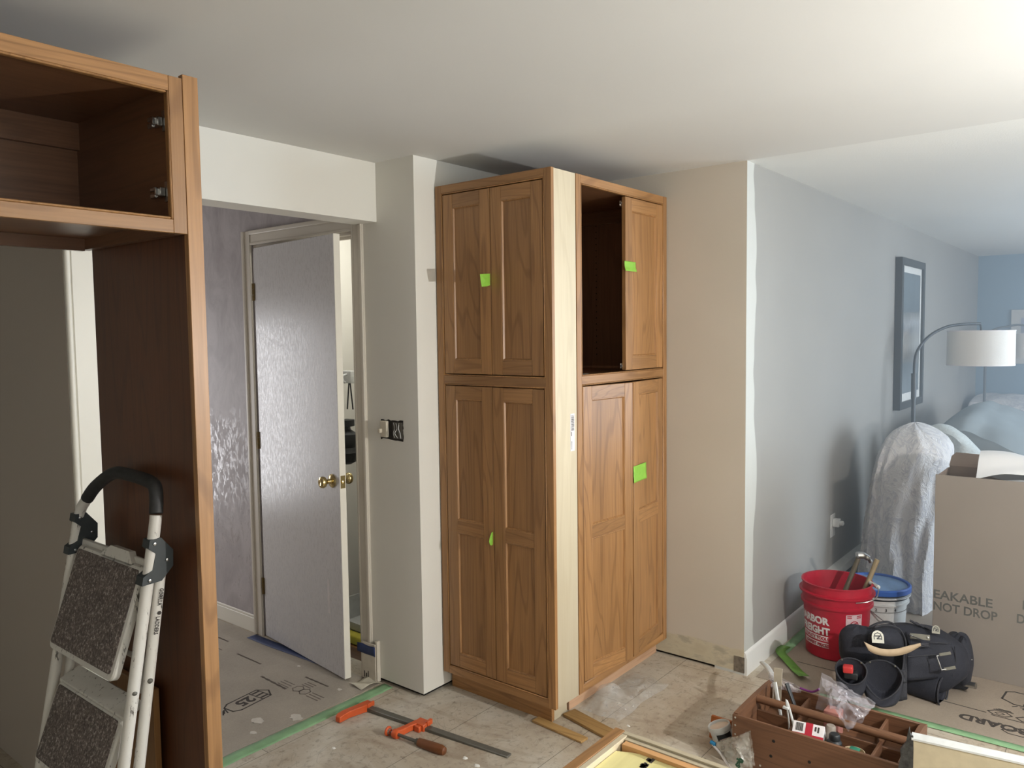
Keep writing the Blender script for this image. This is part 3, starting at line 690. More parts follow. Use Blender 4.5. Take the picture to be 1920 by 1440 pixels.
# ---- pantry with a missing door, facing the camera side
QX0, QX1, QY0, QY1 = 2.7565, 3.5535, 1.862, 2.5035
p2 = thing('pantry_cabinet', 'tall cherry pantry cabinet missing its upper left door, lower doors standing slightly ajar', 'cabinet', (3.12, 2.16, 0))
face_frame(p2, 'face_frame', (QX0, QY0, 0), (1, 0, 0), (0, -1, 0), QX1-QX0, ZB, ZT, .034, .034, ff)
TK = .018
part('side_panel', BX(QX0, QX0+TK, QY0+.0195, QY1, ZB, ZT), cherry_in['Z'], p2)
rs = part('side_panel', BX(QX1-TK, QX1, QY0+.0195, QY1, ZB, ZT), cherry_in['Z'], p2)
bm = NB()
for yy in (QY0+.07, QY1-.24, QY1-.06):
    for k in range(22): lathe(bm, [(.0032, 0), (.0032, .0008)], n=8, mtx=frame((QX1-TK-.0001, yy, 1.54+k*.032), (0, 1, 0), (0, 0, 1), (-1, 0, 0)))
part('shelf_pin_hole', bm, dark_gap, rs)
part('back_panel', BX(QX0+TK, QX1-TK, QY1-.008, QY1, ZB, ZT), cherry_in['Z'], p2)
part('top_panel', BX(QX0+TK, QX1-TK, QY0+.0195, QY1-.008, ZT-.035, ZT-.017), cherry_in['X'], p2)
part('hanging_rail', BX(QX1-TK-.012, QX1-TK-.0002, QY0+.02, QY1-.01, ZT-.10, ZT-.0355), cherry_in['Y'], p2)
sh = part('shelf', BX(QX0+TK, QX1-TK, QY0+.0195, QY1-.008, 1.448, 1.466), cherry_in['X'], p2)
part('bottom_panel', BX(QX0+TK, QX1-TK, QY0+.0195, QY1-.008, ZB+.012, ZB+.030), cherry_in['X'], p2)
bm = BX(2.762, QX1, 1.922, 1.940, 0, ZB); part('toe_kick', bm, maple_pink, p2)
xl = QX0+.034+.0095; xr = QX1-.034-.0095; wq = (xr-xl)/2-.0018
cs, sn = math.cos(.11), math.sin(.11)
shaker(p2, (xr-wq, QY0+.0004, zu0), (1, 0, 0), (0, -1, 0), wq, zu1-zu0, [])
shaker(p2, (xl, QY0+.0004, zl0), (cs, -sn, 0), (-sn, -cs, 0), wq, zl1-zl0, [(.758-zl0, .816-zl0)])
shaker(p2, (xr-wq*cs, QY0+.0004-wq*sn, zl0), (cs, sn, 0), (sn, -cs, 0), wq, zl1-zl0, [(.758-zl0, .816-zl0)])
for z in (zu0+.02, zu1-.03):
    bm = BX(xr-wq-.012, xr-wq+.004, QY0+.021, QY0+.026, z-.012, z+.012, .001); lathe(bm, [(.005, 0), (.005, .006)], n=10, mtx=frame((xr-wq-.008, QY0+.021, z), (1, 0, 0), (0, 0, 1), (0, -1, 0)))
    part('door_catch', bm, steel, p2)
bm = BX(2.816, 2.876, QY0+.02, QY0+.032, 1.4662, 1.478, .002); bx(bm, 2.83, 2.86, QY0+.022, QY0+.05, 1.4662, 1.473, .001)
solo('loose_hardware', bm, dark_steel, 'small dark loose piece of hardware lying on the open pantry shelf', 'hardware')
bm = NB(); sheet(bm, lambda u, v: (2.63+.10*u, 2.07+.26*v, ZT+.001+.020*math.sin(math.pi*u)), 8, 6); o = solo('curved_strip', bm, bucket_white, 'small white curved strip lying on top of the shut pantry cabinet', 'strip'); mod(o, 'SOLIDIFY', thickness=.003)
# green tape tabs on the doors
def tape_tab(o, u, n, w, h, curl, label, tilt=0.0, seed=0):
    MX = frame(o, u, (0, 0, 1), n); bm = NB()
    sheet(bm, lambda a, b: (a*w + tilt*b*h + .002*nz((a*3, b*3, seed)), -h*b, .0016 + curl*(max(0, b-.25)**1.5) + .002*nz((a*4, b*4, seed+5))*min(1, 3*b)), 10, 10)
    bmesh.ops.transform(bm, matrix=MX, verts=bm.verts[:])
    q = solo('tape_tab', bm, green_tape, label, 'tape', 'green tape pulls on the pantry doors'); mod(q, 'SOLIDIFY', thickness=.0005)
def flap(poly, label, crease):
    """a folded pull tab standing straight out of the door seam; poly = measured outline, first and last points on the seam"""
    y0 = at(*poly[0], x=PX0).y; bm = NB()
    P_ = [at(px, py, y=y0) for px, py in poly]; x0 = PX0-.0002
    for p, q in ((P_[0], 0), (P_[-1], 0)): p.x = x0
    c = sum(P_, Vector((0, 0, 0)))/len(P_)
    f_ = [Vector((min(p.x, x0), y0+crease*nz((p.x*60, p.z*40, 1), 1), p.z)) for p in P_]
    vc = bm.verts.new(Vector((min(c.x, x0), y0-crease, c.z))); vv_ = [bm.verts.new(p) for p in f_]
    for k in range(len(vv_)): bm.faces.new((vc, vv_[k], vv_[(k+1) % len(vv_)]))
    q = solo('tape_tab', bm, green_tape, label, 'tape', 'green tape pulls on the pantry doors', smooth=False); mod(q, 'SOLIDIFY', thickness=.0008); return q
flap([(919, 513), (909, 513.5), (900, 514), (901.5, 526), (903.5, 537.5), (912, 537), (919, 535)], 'green tape tab on the upper shut doors, at the meeting edge', .003)
flap([(924, 997), (921.5, 999), (918, 1010), (917, 1016), (919, 1022), (922, 1023), (924, 1021)], 'narrow green tape tab sticking out low between the shut pantry doors', .002)
a = at(1170, 489, y=QY0); b = at(1191, 510, y=QY0)
tape_tab((a.x, QY0-.0004, a.z), (1, 0, 0), (0, -1, 0), b.x-a.x, a.z-b.z, .010, 'green tape tab on the edge of the upper right pantry door, beside the open bay', 0, 3)
# on the ajar lower door
dn_ = (sn, -cs, 0); dc_ = sn*xr-cs*(QY0+.0004); a = at(1187, 875, n=dn_, c=dc_); b = at(1211, 896, n=dn_, c=dc_)
tape_tab((a.x, a.y, a.z), (cs, sn, 0), (sn, -cs, 0), (b-a).xy.length, a.z-b.z, .006, 'green tape tab on the ajar lower right pantry door', 0, 4)
# ---- over-fridge cabinet and its tall end panel
FY, FX = 1.92, 1.0695
FZ0, FZ1 = 1.92, 2.31
fc = thing('wall_cabinet', 'open cherry cabinet without doors high above the empty fridge space, at upper left', 'cabinet', (.6, 2.2, FZ0))
FL = .12
face_frame(fc, 'face_frame', (FL, FY, 0), (1, 0, 0), (0, -1, 0), FX-FL, FZ0, FZ1, .036, .036, [(FZ0, .034+FZ0), (FZ1-.038, FZ1)])
BKY = 2.49
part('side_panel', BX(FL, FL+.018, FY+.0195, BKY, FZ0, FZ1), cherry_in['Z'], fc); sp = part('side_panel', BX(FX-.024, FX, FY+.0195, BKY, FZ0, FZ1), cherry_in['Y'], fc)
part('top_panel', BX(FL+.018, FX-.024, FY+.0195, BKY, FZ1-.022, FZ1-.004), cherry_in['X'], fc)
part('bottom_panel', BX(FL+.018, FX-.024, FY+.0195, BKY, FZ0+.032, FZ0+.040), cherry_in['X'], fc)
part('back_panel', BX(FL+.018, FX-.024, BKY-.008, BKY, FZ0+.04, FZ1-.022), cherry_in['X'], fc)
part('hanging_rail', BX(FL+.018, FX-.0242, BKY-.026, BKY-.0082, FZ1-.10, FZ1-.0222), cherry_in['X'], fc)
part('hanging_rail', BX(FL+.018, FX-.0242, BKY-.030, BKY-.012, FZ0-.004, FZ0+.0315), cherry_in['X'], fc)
for px, py in ((296, 229), (300, 361)):
    z = at(px, py, x=FX-.03).z
    bm = BX(FX-.0275, FX-.0243, FY+.030, FY+.056, z-.026, z+.026, .001); bx(bm, FX-.042, FX-.0275, FY+.050, FY+.082, z-.013, z+.010, .002)
    bx(bm, FX-.046, FX-.036, FY+.070, FY+.096, z-.016, z-.004, .002); bx(bm, FX-.046, FX-.036, FY+.070, FY+.096, z+.001, z+.012, .002); bx(bm, FX-.050, FX-.0275, FY+.058, FY+.066, z-.010, z+.007, .001)
    h = part('hinge', bm, steel, fc)
    part('screw', lathe(NB(), [(.004, 0), (.004, .002), (.001, .0025)], n=10, mtx=frame((FX-.042, FY+.066, z-.002), (0, 1, 0), (0, 0, 1), (-1, 0, 0))), dark_steel, h)
ep = thing('fridge_surround', 'tall dark cherry fridge end panel with a lighter front edge, behind the step ladder', 'panel', (1.09, 2.2, 0))
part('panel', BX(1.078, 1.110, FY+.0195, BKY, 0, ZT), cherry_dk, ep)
part('edge_stile', BX(1.0702, 1.112, FY-.001, FY+.019, 0, ZT+.004, .001), cherry['Z'], ep, 'lighter front edge')
# ---- a loose pale maple sheet and small cherry door stand behind the ladder
bm = BX(1.045, 1.064, 2.16, 2.44, 0, .66, .002); d_ = solo('loose_cabinet_door', bm, cherry['Z'], 'reddish brown loose cabinet door leaning behind the ladder near the floor', 'door')
# ---- base cabinet in the foreground, seen from above
BT = .876
bc = thing('base_cabinet', 'open topped base cabinet with a cherry front frame and pale plywood sides, in the foreground', 'cabinet', (.95, .5, 0))
CX0, CX1, CY0, CY1 = .56, 1.300, .20, .793
fr = part('face_frame', BX(CX0, CX1, CY1-.022, CY1, BT-.04, BT, .0012), cherry['X'], bc)
part('stile', BX(CX0, CX0+.04, CY1-.0218, CY1-.0002, 0.1, BT-.0405), cherry['Z'], fr); part('stile', BX(CX1-.04, CX1, CY1-.0218, CY1-.0002, 0.1, BT-.0405), cherry['Z'], fr)
part('front_ledger', BX(CX0+.012, CX1-.0125, CY1-.034, CY1-.0225, BT-.10, BT-.001, .0006), maple['X'], bc)
part('side_panel', BX(CX1-.0120, CX1, CY0, CY1-.0225, 0.0, BT-.0006, .0006), maple['Z'], bc)
part('side_panel', BX(CX0, CX0+.0118, CY0, CY1-.0225, 0.0, BT-.0006, .0006), maple['Z'], bc)
part('side_liner', BX(CX1-.024, CX1-.0134, CY0, CY1-.0345, BT-.09, BT-.004, .0006), maple['Y'], bc)
part('cleat', BX(CX1-.040, CX1-.0245, CY0+.02, CY1-.038, BT-.035, BT-.0055, .0006), wood('pine_cleat', srgb(214, 164, 112), srgb(190, 136, 84), 'Y', rough=.5, fiber=.15, ring=.4, coat=0), bc)
part('back_panel', BX(CX0+.012, CX1-.0125, CY0, CY0+.01, 0.0, BT-.001), maple['Z'], bc)
part('bottom_panel', BX(CX0+.012, CX1-.0125, CY0+.0105, CY1-.0225, .10, .118), cherry_in['X'], bc)
bm = NB(); prism(bm, [(CX1-.046, CY1-.060, BT-.012), (CX1-.0405, CY1-.075, BT-.012), (CX1-.0405, .612, BT-.012), (1.215, .690, BT-.012), (1.06, CY1-.0355, BT-.012), (CX1-.058, CY1-.0355, BT-.012)], (0, 0, -.012))
lp = part('corner_brace', bm, wood('birch_ply', srgb(232, 222, 160), srgb(206, 190, 120), 'X', rough=.5, fiber=.15, ring=.5, coat=0), bc)
bm = NB(); R_ = random.Random(12)
p0, p1_ = at(1206, 1438, z=BT-.0118), at(1237, 1412, z=BT-.0118)
for k in range(26):
    s_ = R_.random(); q = p0.lerp(p1_, s_); e = R_.uniform(.002, .005); dx, dy = R_.uniform(-.004, .004), R_.uniform(-.004, .004)
    bx(bm, q.x+dx-e, q.x+dx+e*.8, q.y+dy-e*.6, q.y+dy+e, BT-.0119, BT-.0113)
part('stamp', bm, ink, lp)
# ---- wood strips sticking out from under the cabinets
def plank(pa, pb, w, h, mat_, label, z0=.0005):
    a, b = Vector(pa), Vector(pb); u = (b-a).normalized(); v = Vector((-u.y, u.x, 0))
    return solo('wood_strip', BX(0, (b-a).length, -w/2, w/2, z0, z0+h, .0015, mtx=frame((a.x, a.y, 0), u, v, (0, 0, 1))), mat_, label, 'wood strip')
plank((2.600, 1.985, 0), (2.580, 1.720, 0), .045, .010, scrap, 'short brown wood strip on the floor under the pale cabinet corner')
plank((2.735, 1.905, 0), (2.655, 1.545, 0), .072, .012, scrap, 'wider brown wood strip on the floor running toward the foreground cabinet')
# ---- plastic sheeting on the floor
bm = NB()
def shf(u, v):
    x = 2.80+.46*u; y = 1.895-.20*v
    h = .012+.075*math.exp(-((u-.28)**2)/.018-((v-.35)**2)/.10)+.05*math.exp(-((u-.02)**2)/.01-((v-.5)**2)/.15)+.018*abs(nz((u*5, v*4, 0), 1, 3))
    ed = min(1, 6*min(u, 1-u, v, 1-v)); return (x+.03*nz((u*3, v*3, 1)), y-.03*nz((u*3, v*3, 4)), .002+h*ed)
sheet(bm, shf, 36, 24); o = solo('plastic_sheet', bm, clear_sheet, 'crumpled clear plastic sheet on the floor in front of the pantry toe kick', 'plastic sheet')
# ---------------------------------------------------------------- step ladder leaning on the end panel
LB = .185
LN = Vector((1, 0, -LB)).normalized()            # away from the camera, through the ladder
LV = Vector((LB, 0, 1)).normalized()             # up along the ladder
LC = 1.02-LB*1.22
def lad(px, py, off=0.0):
    """point of a measured pixel on the ladder plane, pushed off along its normal"""
    c = (LC)*LN.x + off
    return at(px, py, n=tuple(LN), c=c)
def L_(y, z, off=0.0): return Vector((LC+LB*z, y, z))+LN*off
ld = thing('step_ladder', 'scuffed white folding step ladder with black hand loop, leaning on the dark end panel', 'ladder', (.86, 2.25, 0))
yr0, yl0 = 2.032, 2.487
r_ = .0155
RB, LBt = 2.010, 2.508
right = [L_(RB, .012), L_(yr0-.006, .6), L_(yr0, 1.10), L_(yr0+.004, 1.185)]
left = [L_(LBt, .012), L_(yl0+.008, .6), L_(yl0, 1.08), L_(yl0-.006, 1.125)]
grip = [L_(yr0+.004, 1.19), L_(yr0+.020, 1.245), L_(yr0+.055, 1.266), L_(2.20, 1.273), L_(2.305, 1.268), L_(2.40, 1.222), L_(yl0-.04, 1.18)]
lj = [L_(yl0-.04, 1.18), L_(yl0-.012, 1.150), L_(yl0-.006, 1.125)]
part('front_rail', tube(NB(), smoothpath(right, 6), r_, 14), ladder_white, ld)
part('front_rail', tube(NB(), smoothpath(left[:3]+lj[::-1], 6), r_, 14), ladder_white, ld)
part('hand_grip', tube(NB(), smoothpath(grip, 6), r_+.0025, 14), black_grip, ld)
ro = .036
rr = [L_(RB+.004, .012, ro+.014), L_(yr0-.004, .6, ro+.006), L_(yr0+.002, 1.075, ro-.004)]
lr = [L_(LBt-.004, .012, ro+.014), L_(yl0+.006, .6, ro+.006), L_(yl0-.002, 1.075, ro-.004)]
rear = part('rear_rail', tube(NB(), smoothpath(rr, 6), .0145, 14), ladder_white, ld); part('rear_rail', tube(NB(), smoothpath(lr, 6), .0145, 14), ladder_white, ld)
def bracket(y, z, sg):
    bm = NB(); w = .036
    prof = [(-.018, .055), (.012, .062), (.050, .030), (.056, -.012), (.030, -.050), (-.022, -.062), (-.022, -.040), (.000, -.022), (.004, .020), (-.018, .034)]
    rings = []
    for yy in (y-w/2, y+w/2):
        rings.append([L_(yy, z+b)+LN*(a) for a, b in prof])
    loft(bm, rings); b_ = part('hinge_bracket', bm, gun_bracket, ld)
    for a, b in ((-.004, .046), (.036, .004), (-.004, -.048)):
        bm = NB(); c = L_(y-w/2-.001 if sg < 0 else y-w/2-.001, z+b)+LN*a
        lathe(bm, [(.0045, 0), (.004, .0022), (.001, .003)], n=10, mtx=frame(c, LN, LV, (0, -1, 0))); part('rivet', bm, steel, b_)
bracket(yr0+.001, 1.068, -1); bracket(yl0-.002, 1.075, 1)
def step(za, zb, fo, nm='step'):
    """a tread folded flat: za top edge, zb bottom edge; fo how far its lower edge hangs in front"""
    yA, yB = yr0+.030, yl0-.026
    def T(y, s, off): 
        z = za+(zb-za)*s; return L_(y, z, off - (fo)*s)
    bm = NB(); th = .022
    def rr_(y0, y1, s0, s1, off, k=5, rad=.02):
        pts = []; H = abs(za-zb)
        for (cy, cs, a0) in ((y1-rad, s1-rad/H, 0), (y0+rad, s1-rad/H, 90), (y0+rad, s0+rad/H, 180), (y1-rad, s0+rad/H, 270)):
            for q in range(k): 
                an = math.radians(a0+90*q/(k-1)); pts.append(T(cy+rad*math.cos(an), cs+rad*math.sin(an)/H, off))
        return pts
    loft(bm, [rr_(yA, yB, 0, 1, .020), rr_(yA, yB, 0, 1, .004), rr_(yA+.004, yB-.004, .01, .99, .0)])
    s_ = part(nm, bm, ladder_white, ld)
    bm = NB(); loft(bm, [rr_(yA+.016, yB-.012, .035, .94, -.0002, rad=.008), rr_(yA+.016, yB-.012, .035, .94, -.003, rad=.008)]); part('tread', bm, tread, s_, 'dark gritty tread')
    return s_, T
s1, T1 = step(1.045, .755, .045)
bm = NB(); prism(bm, [T1(2.13, 0.0, .0), T1(2.16, -.09, .0), T1(2.27, -.09, .0), T1(2.31, 0.0, .0), T1(2.31, .03, 0), T1(2.13, .03, 0)], LN*.018); part('lip', bm, ladder_white, s1)
bm = NB(); bx(bm, -.215, .215, -.02, .01, 0, .012, .003, mtx=frame(T1((yr0+yl0)/2, -.02, .012), (0, 1, 0), LV, LN)); part('lip', bm, ladder_white, s1)
s2, T2 = step(.655, .44, .04)
bm = NB(); loft(bm, [[T2(y, -.16, .045), T2(y, -.02, .002), T2(y, .02, .004), T2(y, -.14, .055)] for y in (yr0+.03, yl0-.026)]); part('lip', bm, ladder_white, s2)
s3, T3 = step(.30, .10, .035)
for zz in (.80, .36): part('brace', tube(NB(), [L_(yr0, zz, ro), L_(yl0, zz, ro)], .007, 8), ladder_white, ld)
part('brace', tube(NB(), [L_(yr0+.02, .72, ro), L_(yr0+.012, .93, .012)], .004, 8), ladder_white, ld)
for (y, z, o_) in ((yr0-.004, .735, -.002), (yr0-.003, .76, ro), (yr0-.006, .42, 0)):
    c = L_(y-.0125, z, o_); bm = NB(); lathe(bm, [(.007, -.002), (.007, .001), (.004, .004), (.001, .005)], n=12, mtx=frame(c, LN, LV, (0, -1, 0))); part('rivet', bm, dark_steel, ld)
for y, z in ((LBt, .0), (RB, .0)):
    for off in (0, ro+.014):
        c = L_(y, .0, off); part('rubber_foot', lathe(NB(), [(.019, 0), (.019, .03), (.015, .034)], c=(c.x, c.y, 0.0005), n=16), black_plastic, ld)
for y, z in ((yl0-.012, .80), (yl0-.010, .46)): part('spacer', BX(-.010, .010, -.018, .018, -.02, .004, .002, mtx=frame(L_(y, z, 0), (0, 1, 0), LV, LN)), black_plastic, ld)
# lettering runs down the right rear rail
c = L_(yr0-.0150, .998, ro-.006); part('lettering', text_bm('GORILLA', .0155, frame(c+LN*.004, -LV, LN, (0, -1, 0)) @ Matrix.Translation((0, -.0055, .0006)), .0004, bold=.0003, sx=.72), ink, rear)
c2 = L_(yr0-.0150, .925, ro-.006); part('lettering', text_bm('LADDERS', .0155, frame(c2+LN*.004, -LV, LN, (0, -1, 0)) @ Matrix.Translation((0, -.0055, .0006)), .0004, bold=.0003, sx=.72), ink, rear)
bm = NB(); lathe(bm, [(.0055, 0), (.0055, .0006)], n=6, mtx=frame(L_(yr0-.0152, .934, ro), LN, LV, (0, -1, 0))); part('logo', bm, ink, rear)
# ---------------------------------------------------------------- bar clamp
cl = thing('bar_clamp', 'orange bar clamp with a long grey steel bar and a brown wooden handle', 'clamp', (2.28, 2.28, 0))
A = at(687, 1322, z=.022); B = at(955, 1414, z=.010)
cu = (B-A).normalized(); cv = Vector((cu.y, -cu.x, 0)).normalized(); cv = cv if cv.x < 0 else -cv; cw = Vector((0, 0, 1)); LBR = (B-A).length
CM = frame((A.x, A.y, .0), cu, cv, cw)
def cp(nm, bm, m, par=cl, **k): bmesh.ops.transform(bm, matrix=CM, verts=bm.verts[:]); return part(nm, bm, m, par, **k)
cp('bar', BX(-.02, LBR, -.016, .016, .004, .019, .002), dark_steel)
bm = NB(); loft(bm, [[(x+.012*math.sin(0), y, z) for x, y, z in [(x0, yy, .002), (x1, yy, .002), (x1, yy, h), (x0, yy, h)]] for yy, x0, x1, h in ((-.028, -.020, .016, .030), (.018, -.022, .018, .034), (.055, -.028, .006, .034), (.10, -.042, -.008, .032), (.135, -.044, -.010, .030), (.152, -.038, -.012, .026))])
o = cp('fixed_jaw', bm, orange); mod(o, 'BEVEL', width=.003, segments=2)
cp('fixed_jaw_clip', BX(.012, .022, -.030, .012, .014, .036, .002), orange)
q = at(789, 1357, z=.02)-A; s0 = q.dot(cu)
bm = BX(s0-.028, s0+.030, -.026, .024, .002, .034, .003); bx(bm, s0+.020, s0+.034, -.034, .0, .018, .040, .002); bx(bm, s0-.01, s0+.02, .024, .040, .004, .030, .003)
o = cp('sliding_jaw', bm, orange)
bm = NB(); loft(bm, [[(x0, yy, .006), (x1, yy, .006), (x1, yy, h), (x0, yy, h)] for yy, x0, x1, h in ((.0, s0-.030, s0+.004, .034), (.05, s0-.040, s0-.018, .033), (.09, s0-.050, s0-.024, .033), (.118, s0-.052, s0-.026, .036))])
arm = cp('arm', bm, orange, o); mod(arm, 'BEVEL', width=.003, segments=2)
X_ = lambda s_: frame((s_, .118, .021), (0, 1, 0), (0, 0, 1), (1, 0, 0))
cp('nut', lathe(NB(), [(.017, 0), (.019, .006), (.019, .020), (.017, .026)], n=18, mtx=X_(s0-.052)), orange, o)
cp('screw', lathe(NB(), [(.0065, -.085), (.0065, .09)], n=14, mtx=X_(s0)), dark_steel)
sw = cp('swivel_pad', lathe(NB(), [(.014, 0), (.020, .004), (.020, .009), (.012, .012), (.009, .022)], n=20, mtx=X_(s0-.088)), orange)
cp('pad_face', lathe(NB(), [(.013, .012), (.013, .018), (.008, .020)], n=16, mtx=X_(s0-.088)), steel, sw)
cp('handle', lathe(NB(), [(.011, .0), (.017, .004), (.0185, .03), (.0205, .075), (.0205, .115), (.016, .132), (.006, .138)], n=22, mtx=X_(s0+.078)), handle_wood)
cp('ferrule', lathe(NB(), [(.010, -.012), (.0125, -.010), (.0125, .002), (.011, .004)], n=18, mtx=X_(s0+.078)), dark_steel)
# ---------------------------------------------------------------- wooden tool tote
TX0, TX1, TY0, TY1, TZ = 2.78, 3.165, .585, 1.180, .20
to = thing('tool_tote', 'old brown plywood tool tote with a round handle rail, holding small supplies', 'tool box', (2.97, .88, 0))
tk = .012
part('side_panel', BX(TX0, TX0+tk, TY0, TY1, .004, TZ, .002), oldwood['Y'], to); part('side_panel', BX(TX1-tk, TX1, TY0, TY1-.02, .004, TZ-.012, .002), oldwood['Y'], to)
part('bottom', BX(TX0+tk+.0003, TX1-tk-.0003, TY0+.0185, TY1-.0185, .088, .098), oldwood['Y'], to)
def endb(y0, y1, peak):
    bm = NB(); zs = [(TX0+tk+.0004, .004), (TX1-tk-.0004, .004), (TX1-tk-.0004, TZ+(.0 if not peak else -.01)), (TX1-tk-.05, TZ+.004), ((TX0+TX1)/2, TZ+.006), (TX0+tk+.05, TZ+.004), (TX0+tk+.0004, TZ+.002)]
    prism(bm, [(x, y0, z) for x, z in zs], (0, y1-y0, 0)); return bm
part('end_panel', endb(TY1-.018, TY1-.001, False), oldwood['X'], to); part('end_panel', endb(TY0+.001, TY0+.018, True), oldwood['X'], to)
HX = 2.985
part('handle', lathe(NB(), [(.016, 0), (.016, TY1-TY0-.037)], n=20, mtx=frame((HX, TY0+.0185, TZ-.012), (1, 0, 0), (0, 0, 1), (0, 1, 0))), oldwood['Y'], to)
part('divider', BX(HX-.006, HX+.006, TY0+.0187, TY1-.0187, .0985, TZ-.055, .001), oldwood['Y'], to)
for yy in (1.01, .72): part('divider', BX(HX+.0065, TX1-tk-.0005, yy-.005, yy+.005, .0985, TZ-.028, .001), oldwood['X'], to)
for yy in (.99, .70): part('divider', BX(TX0+tk+.0005, HX-.0065, yy-.005, yy+.005, .0985, TZ-.035, .001), oldwood['X'], to)
for k, (y, z) in enumerate(((TY1-.012, .19), (TY1-.012, .16), (TY1-.012, .125), (1.07, .035), (.98, .02))):
    part('nail', lathe(NB(), [(.004, 0), (.003, .0008)], n=8, mtx=frame((TX0-.0002, y, z), (0, 1, 0), (0, 0, 1), (-1, 0, 0))), steel, to)
for y, z in ((1.02, .145), (1.03, .085), (.89, .11)):
    part('screw_hole', lathe(NB(), [(.006, 0), (.005, .0006)], n=10, mtx=frame((TX0-.0002, y, z), (0, 1, 0), (0, 0, 1), (-1, 0, 0))), dark_gap, to)
# contents
sbx = at(1503, 1362, x=2.87)
t = thing('screw_box', 'red and white cardboard screw box with a barcode, inside the wooden tool tote', 'box', (2.87, .925, .10))
su = Vector((.16, -1, .0)).normalized(); sn_ = Vector((-.55, -.09, .83)).normalized(); sn_ = (sn_-su*sn_.dot(su)).normalized(); SM = frame((2.868, .925, .148), su, sn_.cross(su), sn_)
def sp_(nm, bm, m): bmesh.ops.transform(bm, matrix=SM, verts=bm.verts[:]); return part(nm, bm, m, t)
sp_('body', BX(-.055, .055, -.05, .05, -.022, .022, .001), label_white)
sp_('print_panel', join(BX(-.0552, .0552, -.051, .004, .0221, .0228), BX(-.010, .015, .004, .0502, .0221, .0228)), red_plastic)
bm = NB(); 
for k in range(9): bx(bm, -.044+.003*k, -.0425+.003*k+.0006*(k % 2), .012, .044, .0222, .0230)
sp_('barcode', bm, ink)
bm = NB()
for k in range(3): bx(bm, .0-.02, .045, -.01-.009*k, -.013-.009*k, .0229, .0234)
sp_('printing', bm, label_white)
bm = BX(.022, .028, .022, .04, .0222, .0232); bx(bm, .032, .038, .018, .04, .0222, .0232); sp_('printing', bm, ink)
bm = NB(); zt = at(1474, 1312, x=2.90)
tube(bm, smoothpath([(2.855, 1.005, .101), (2.88, .998, .16), (zt.x, zt.y, zt.z), (2.89, .985, .17), (2.865, .975, .101)], 6), .0042, 6, flat=.45); bx(bm, 2.888, 2.902, zt.y-.012, zt.y+.010, zt.z-.034, zt.z-.024, .002)
solo('zip_tie', bm, bucket_white, 'white zip tie standing up in the tote, left of the screw box', 'zip tie')
R_ = random.Random(9)
for k, (x, y, r, c, nm) in enumerate(((2.885, .835, .026, black_plastic, 'dark round jar on the right of the screw box in the tote'), (2.94, .865, .024, plain('pale_plug', srgb(150, 140, 130), .5), 'grey brown jar just behind the screw box in the tote'))):
    solo('small_jar', lathe(NB(), [(r*.8, 0), (r, .006), (r, .06), (r*.75, .068), (r*.75, .085), (r*.6, .09)], c=(x, y, .0985), n=20), c, nm, 'jar')
solo('putty_cup', lathe(NB(), [(.03, 0), (.036, .05), (.034, .05), (.028, .004)], c=(2.88, .765, .0985), n=24, cap1=True), plain('cup_cream', srgb(200, 182, 150), .6), 'cream coloured small cup lying near the middle of the tote', 'cup')
solo('sponge_scrap', BX(2.862, 2.898, .748, .782, .1495, .158, .004), plain('teal', srgb(38, 120, 96), .6), 'small teal scrap resting in the cream cup in the tote', 'scrap')
for k in range(12):
    p = Vector((2.905+R_.uniform(-.035, .035), .648+R_.uniform(-.032, .032), .101)); d = Vector((R_.uniform(-1, 1), R_.uniform(-1, 1), R_.uniform(.2, 1.6))).normalized()
    MX = frame(p, d.orthogonal().normalized(), d.cross(d.orthogonal().normalized()), d)
    o = solo('loose_screw', lathe(NB(), [(.0008, 0), (.0024, .008), (.0024, .036), (.0055, .041), (.0055, .0425)], n=8, mtx=MX), old_brass, 'loose brass screw in the right compartment of the tote', 'screw', 'loose screws in the tote')
for k, (x0, y0, x1, y1, z1, c) in enumerate(((3.03, 1.12, 3.07, 1.155, .235, 'pale handled putty knife in the far left compartment of the tote'), (3.07, 1.06, 3.11, 1.12, .225, 'dark slim chisel in the far left compartment of the tote'))):
    bm = tube(NB(), [(x0, y0-.04, .106), (x1, y1-.03, z1)], [.006, .010], 8, flat=.6); solo('hand_tool', bm, [bucket_white, black_plastic][k], c, 'hand tool')
bm = NB(); prism(bm, [(3.125, 1.12, .100), (3.125, 1.145, .100), (3.142, 1.155, .26), (3.142, 1.12, .265)], (.005, 0, .0)); solo('wood_shim', bm, plain('shim', srgb(190, 180, 160), .7), 'pale thin shim leaning in the back left corner of the tote', 'shim')
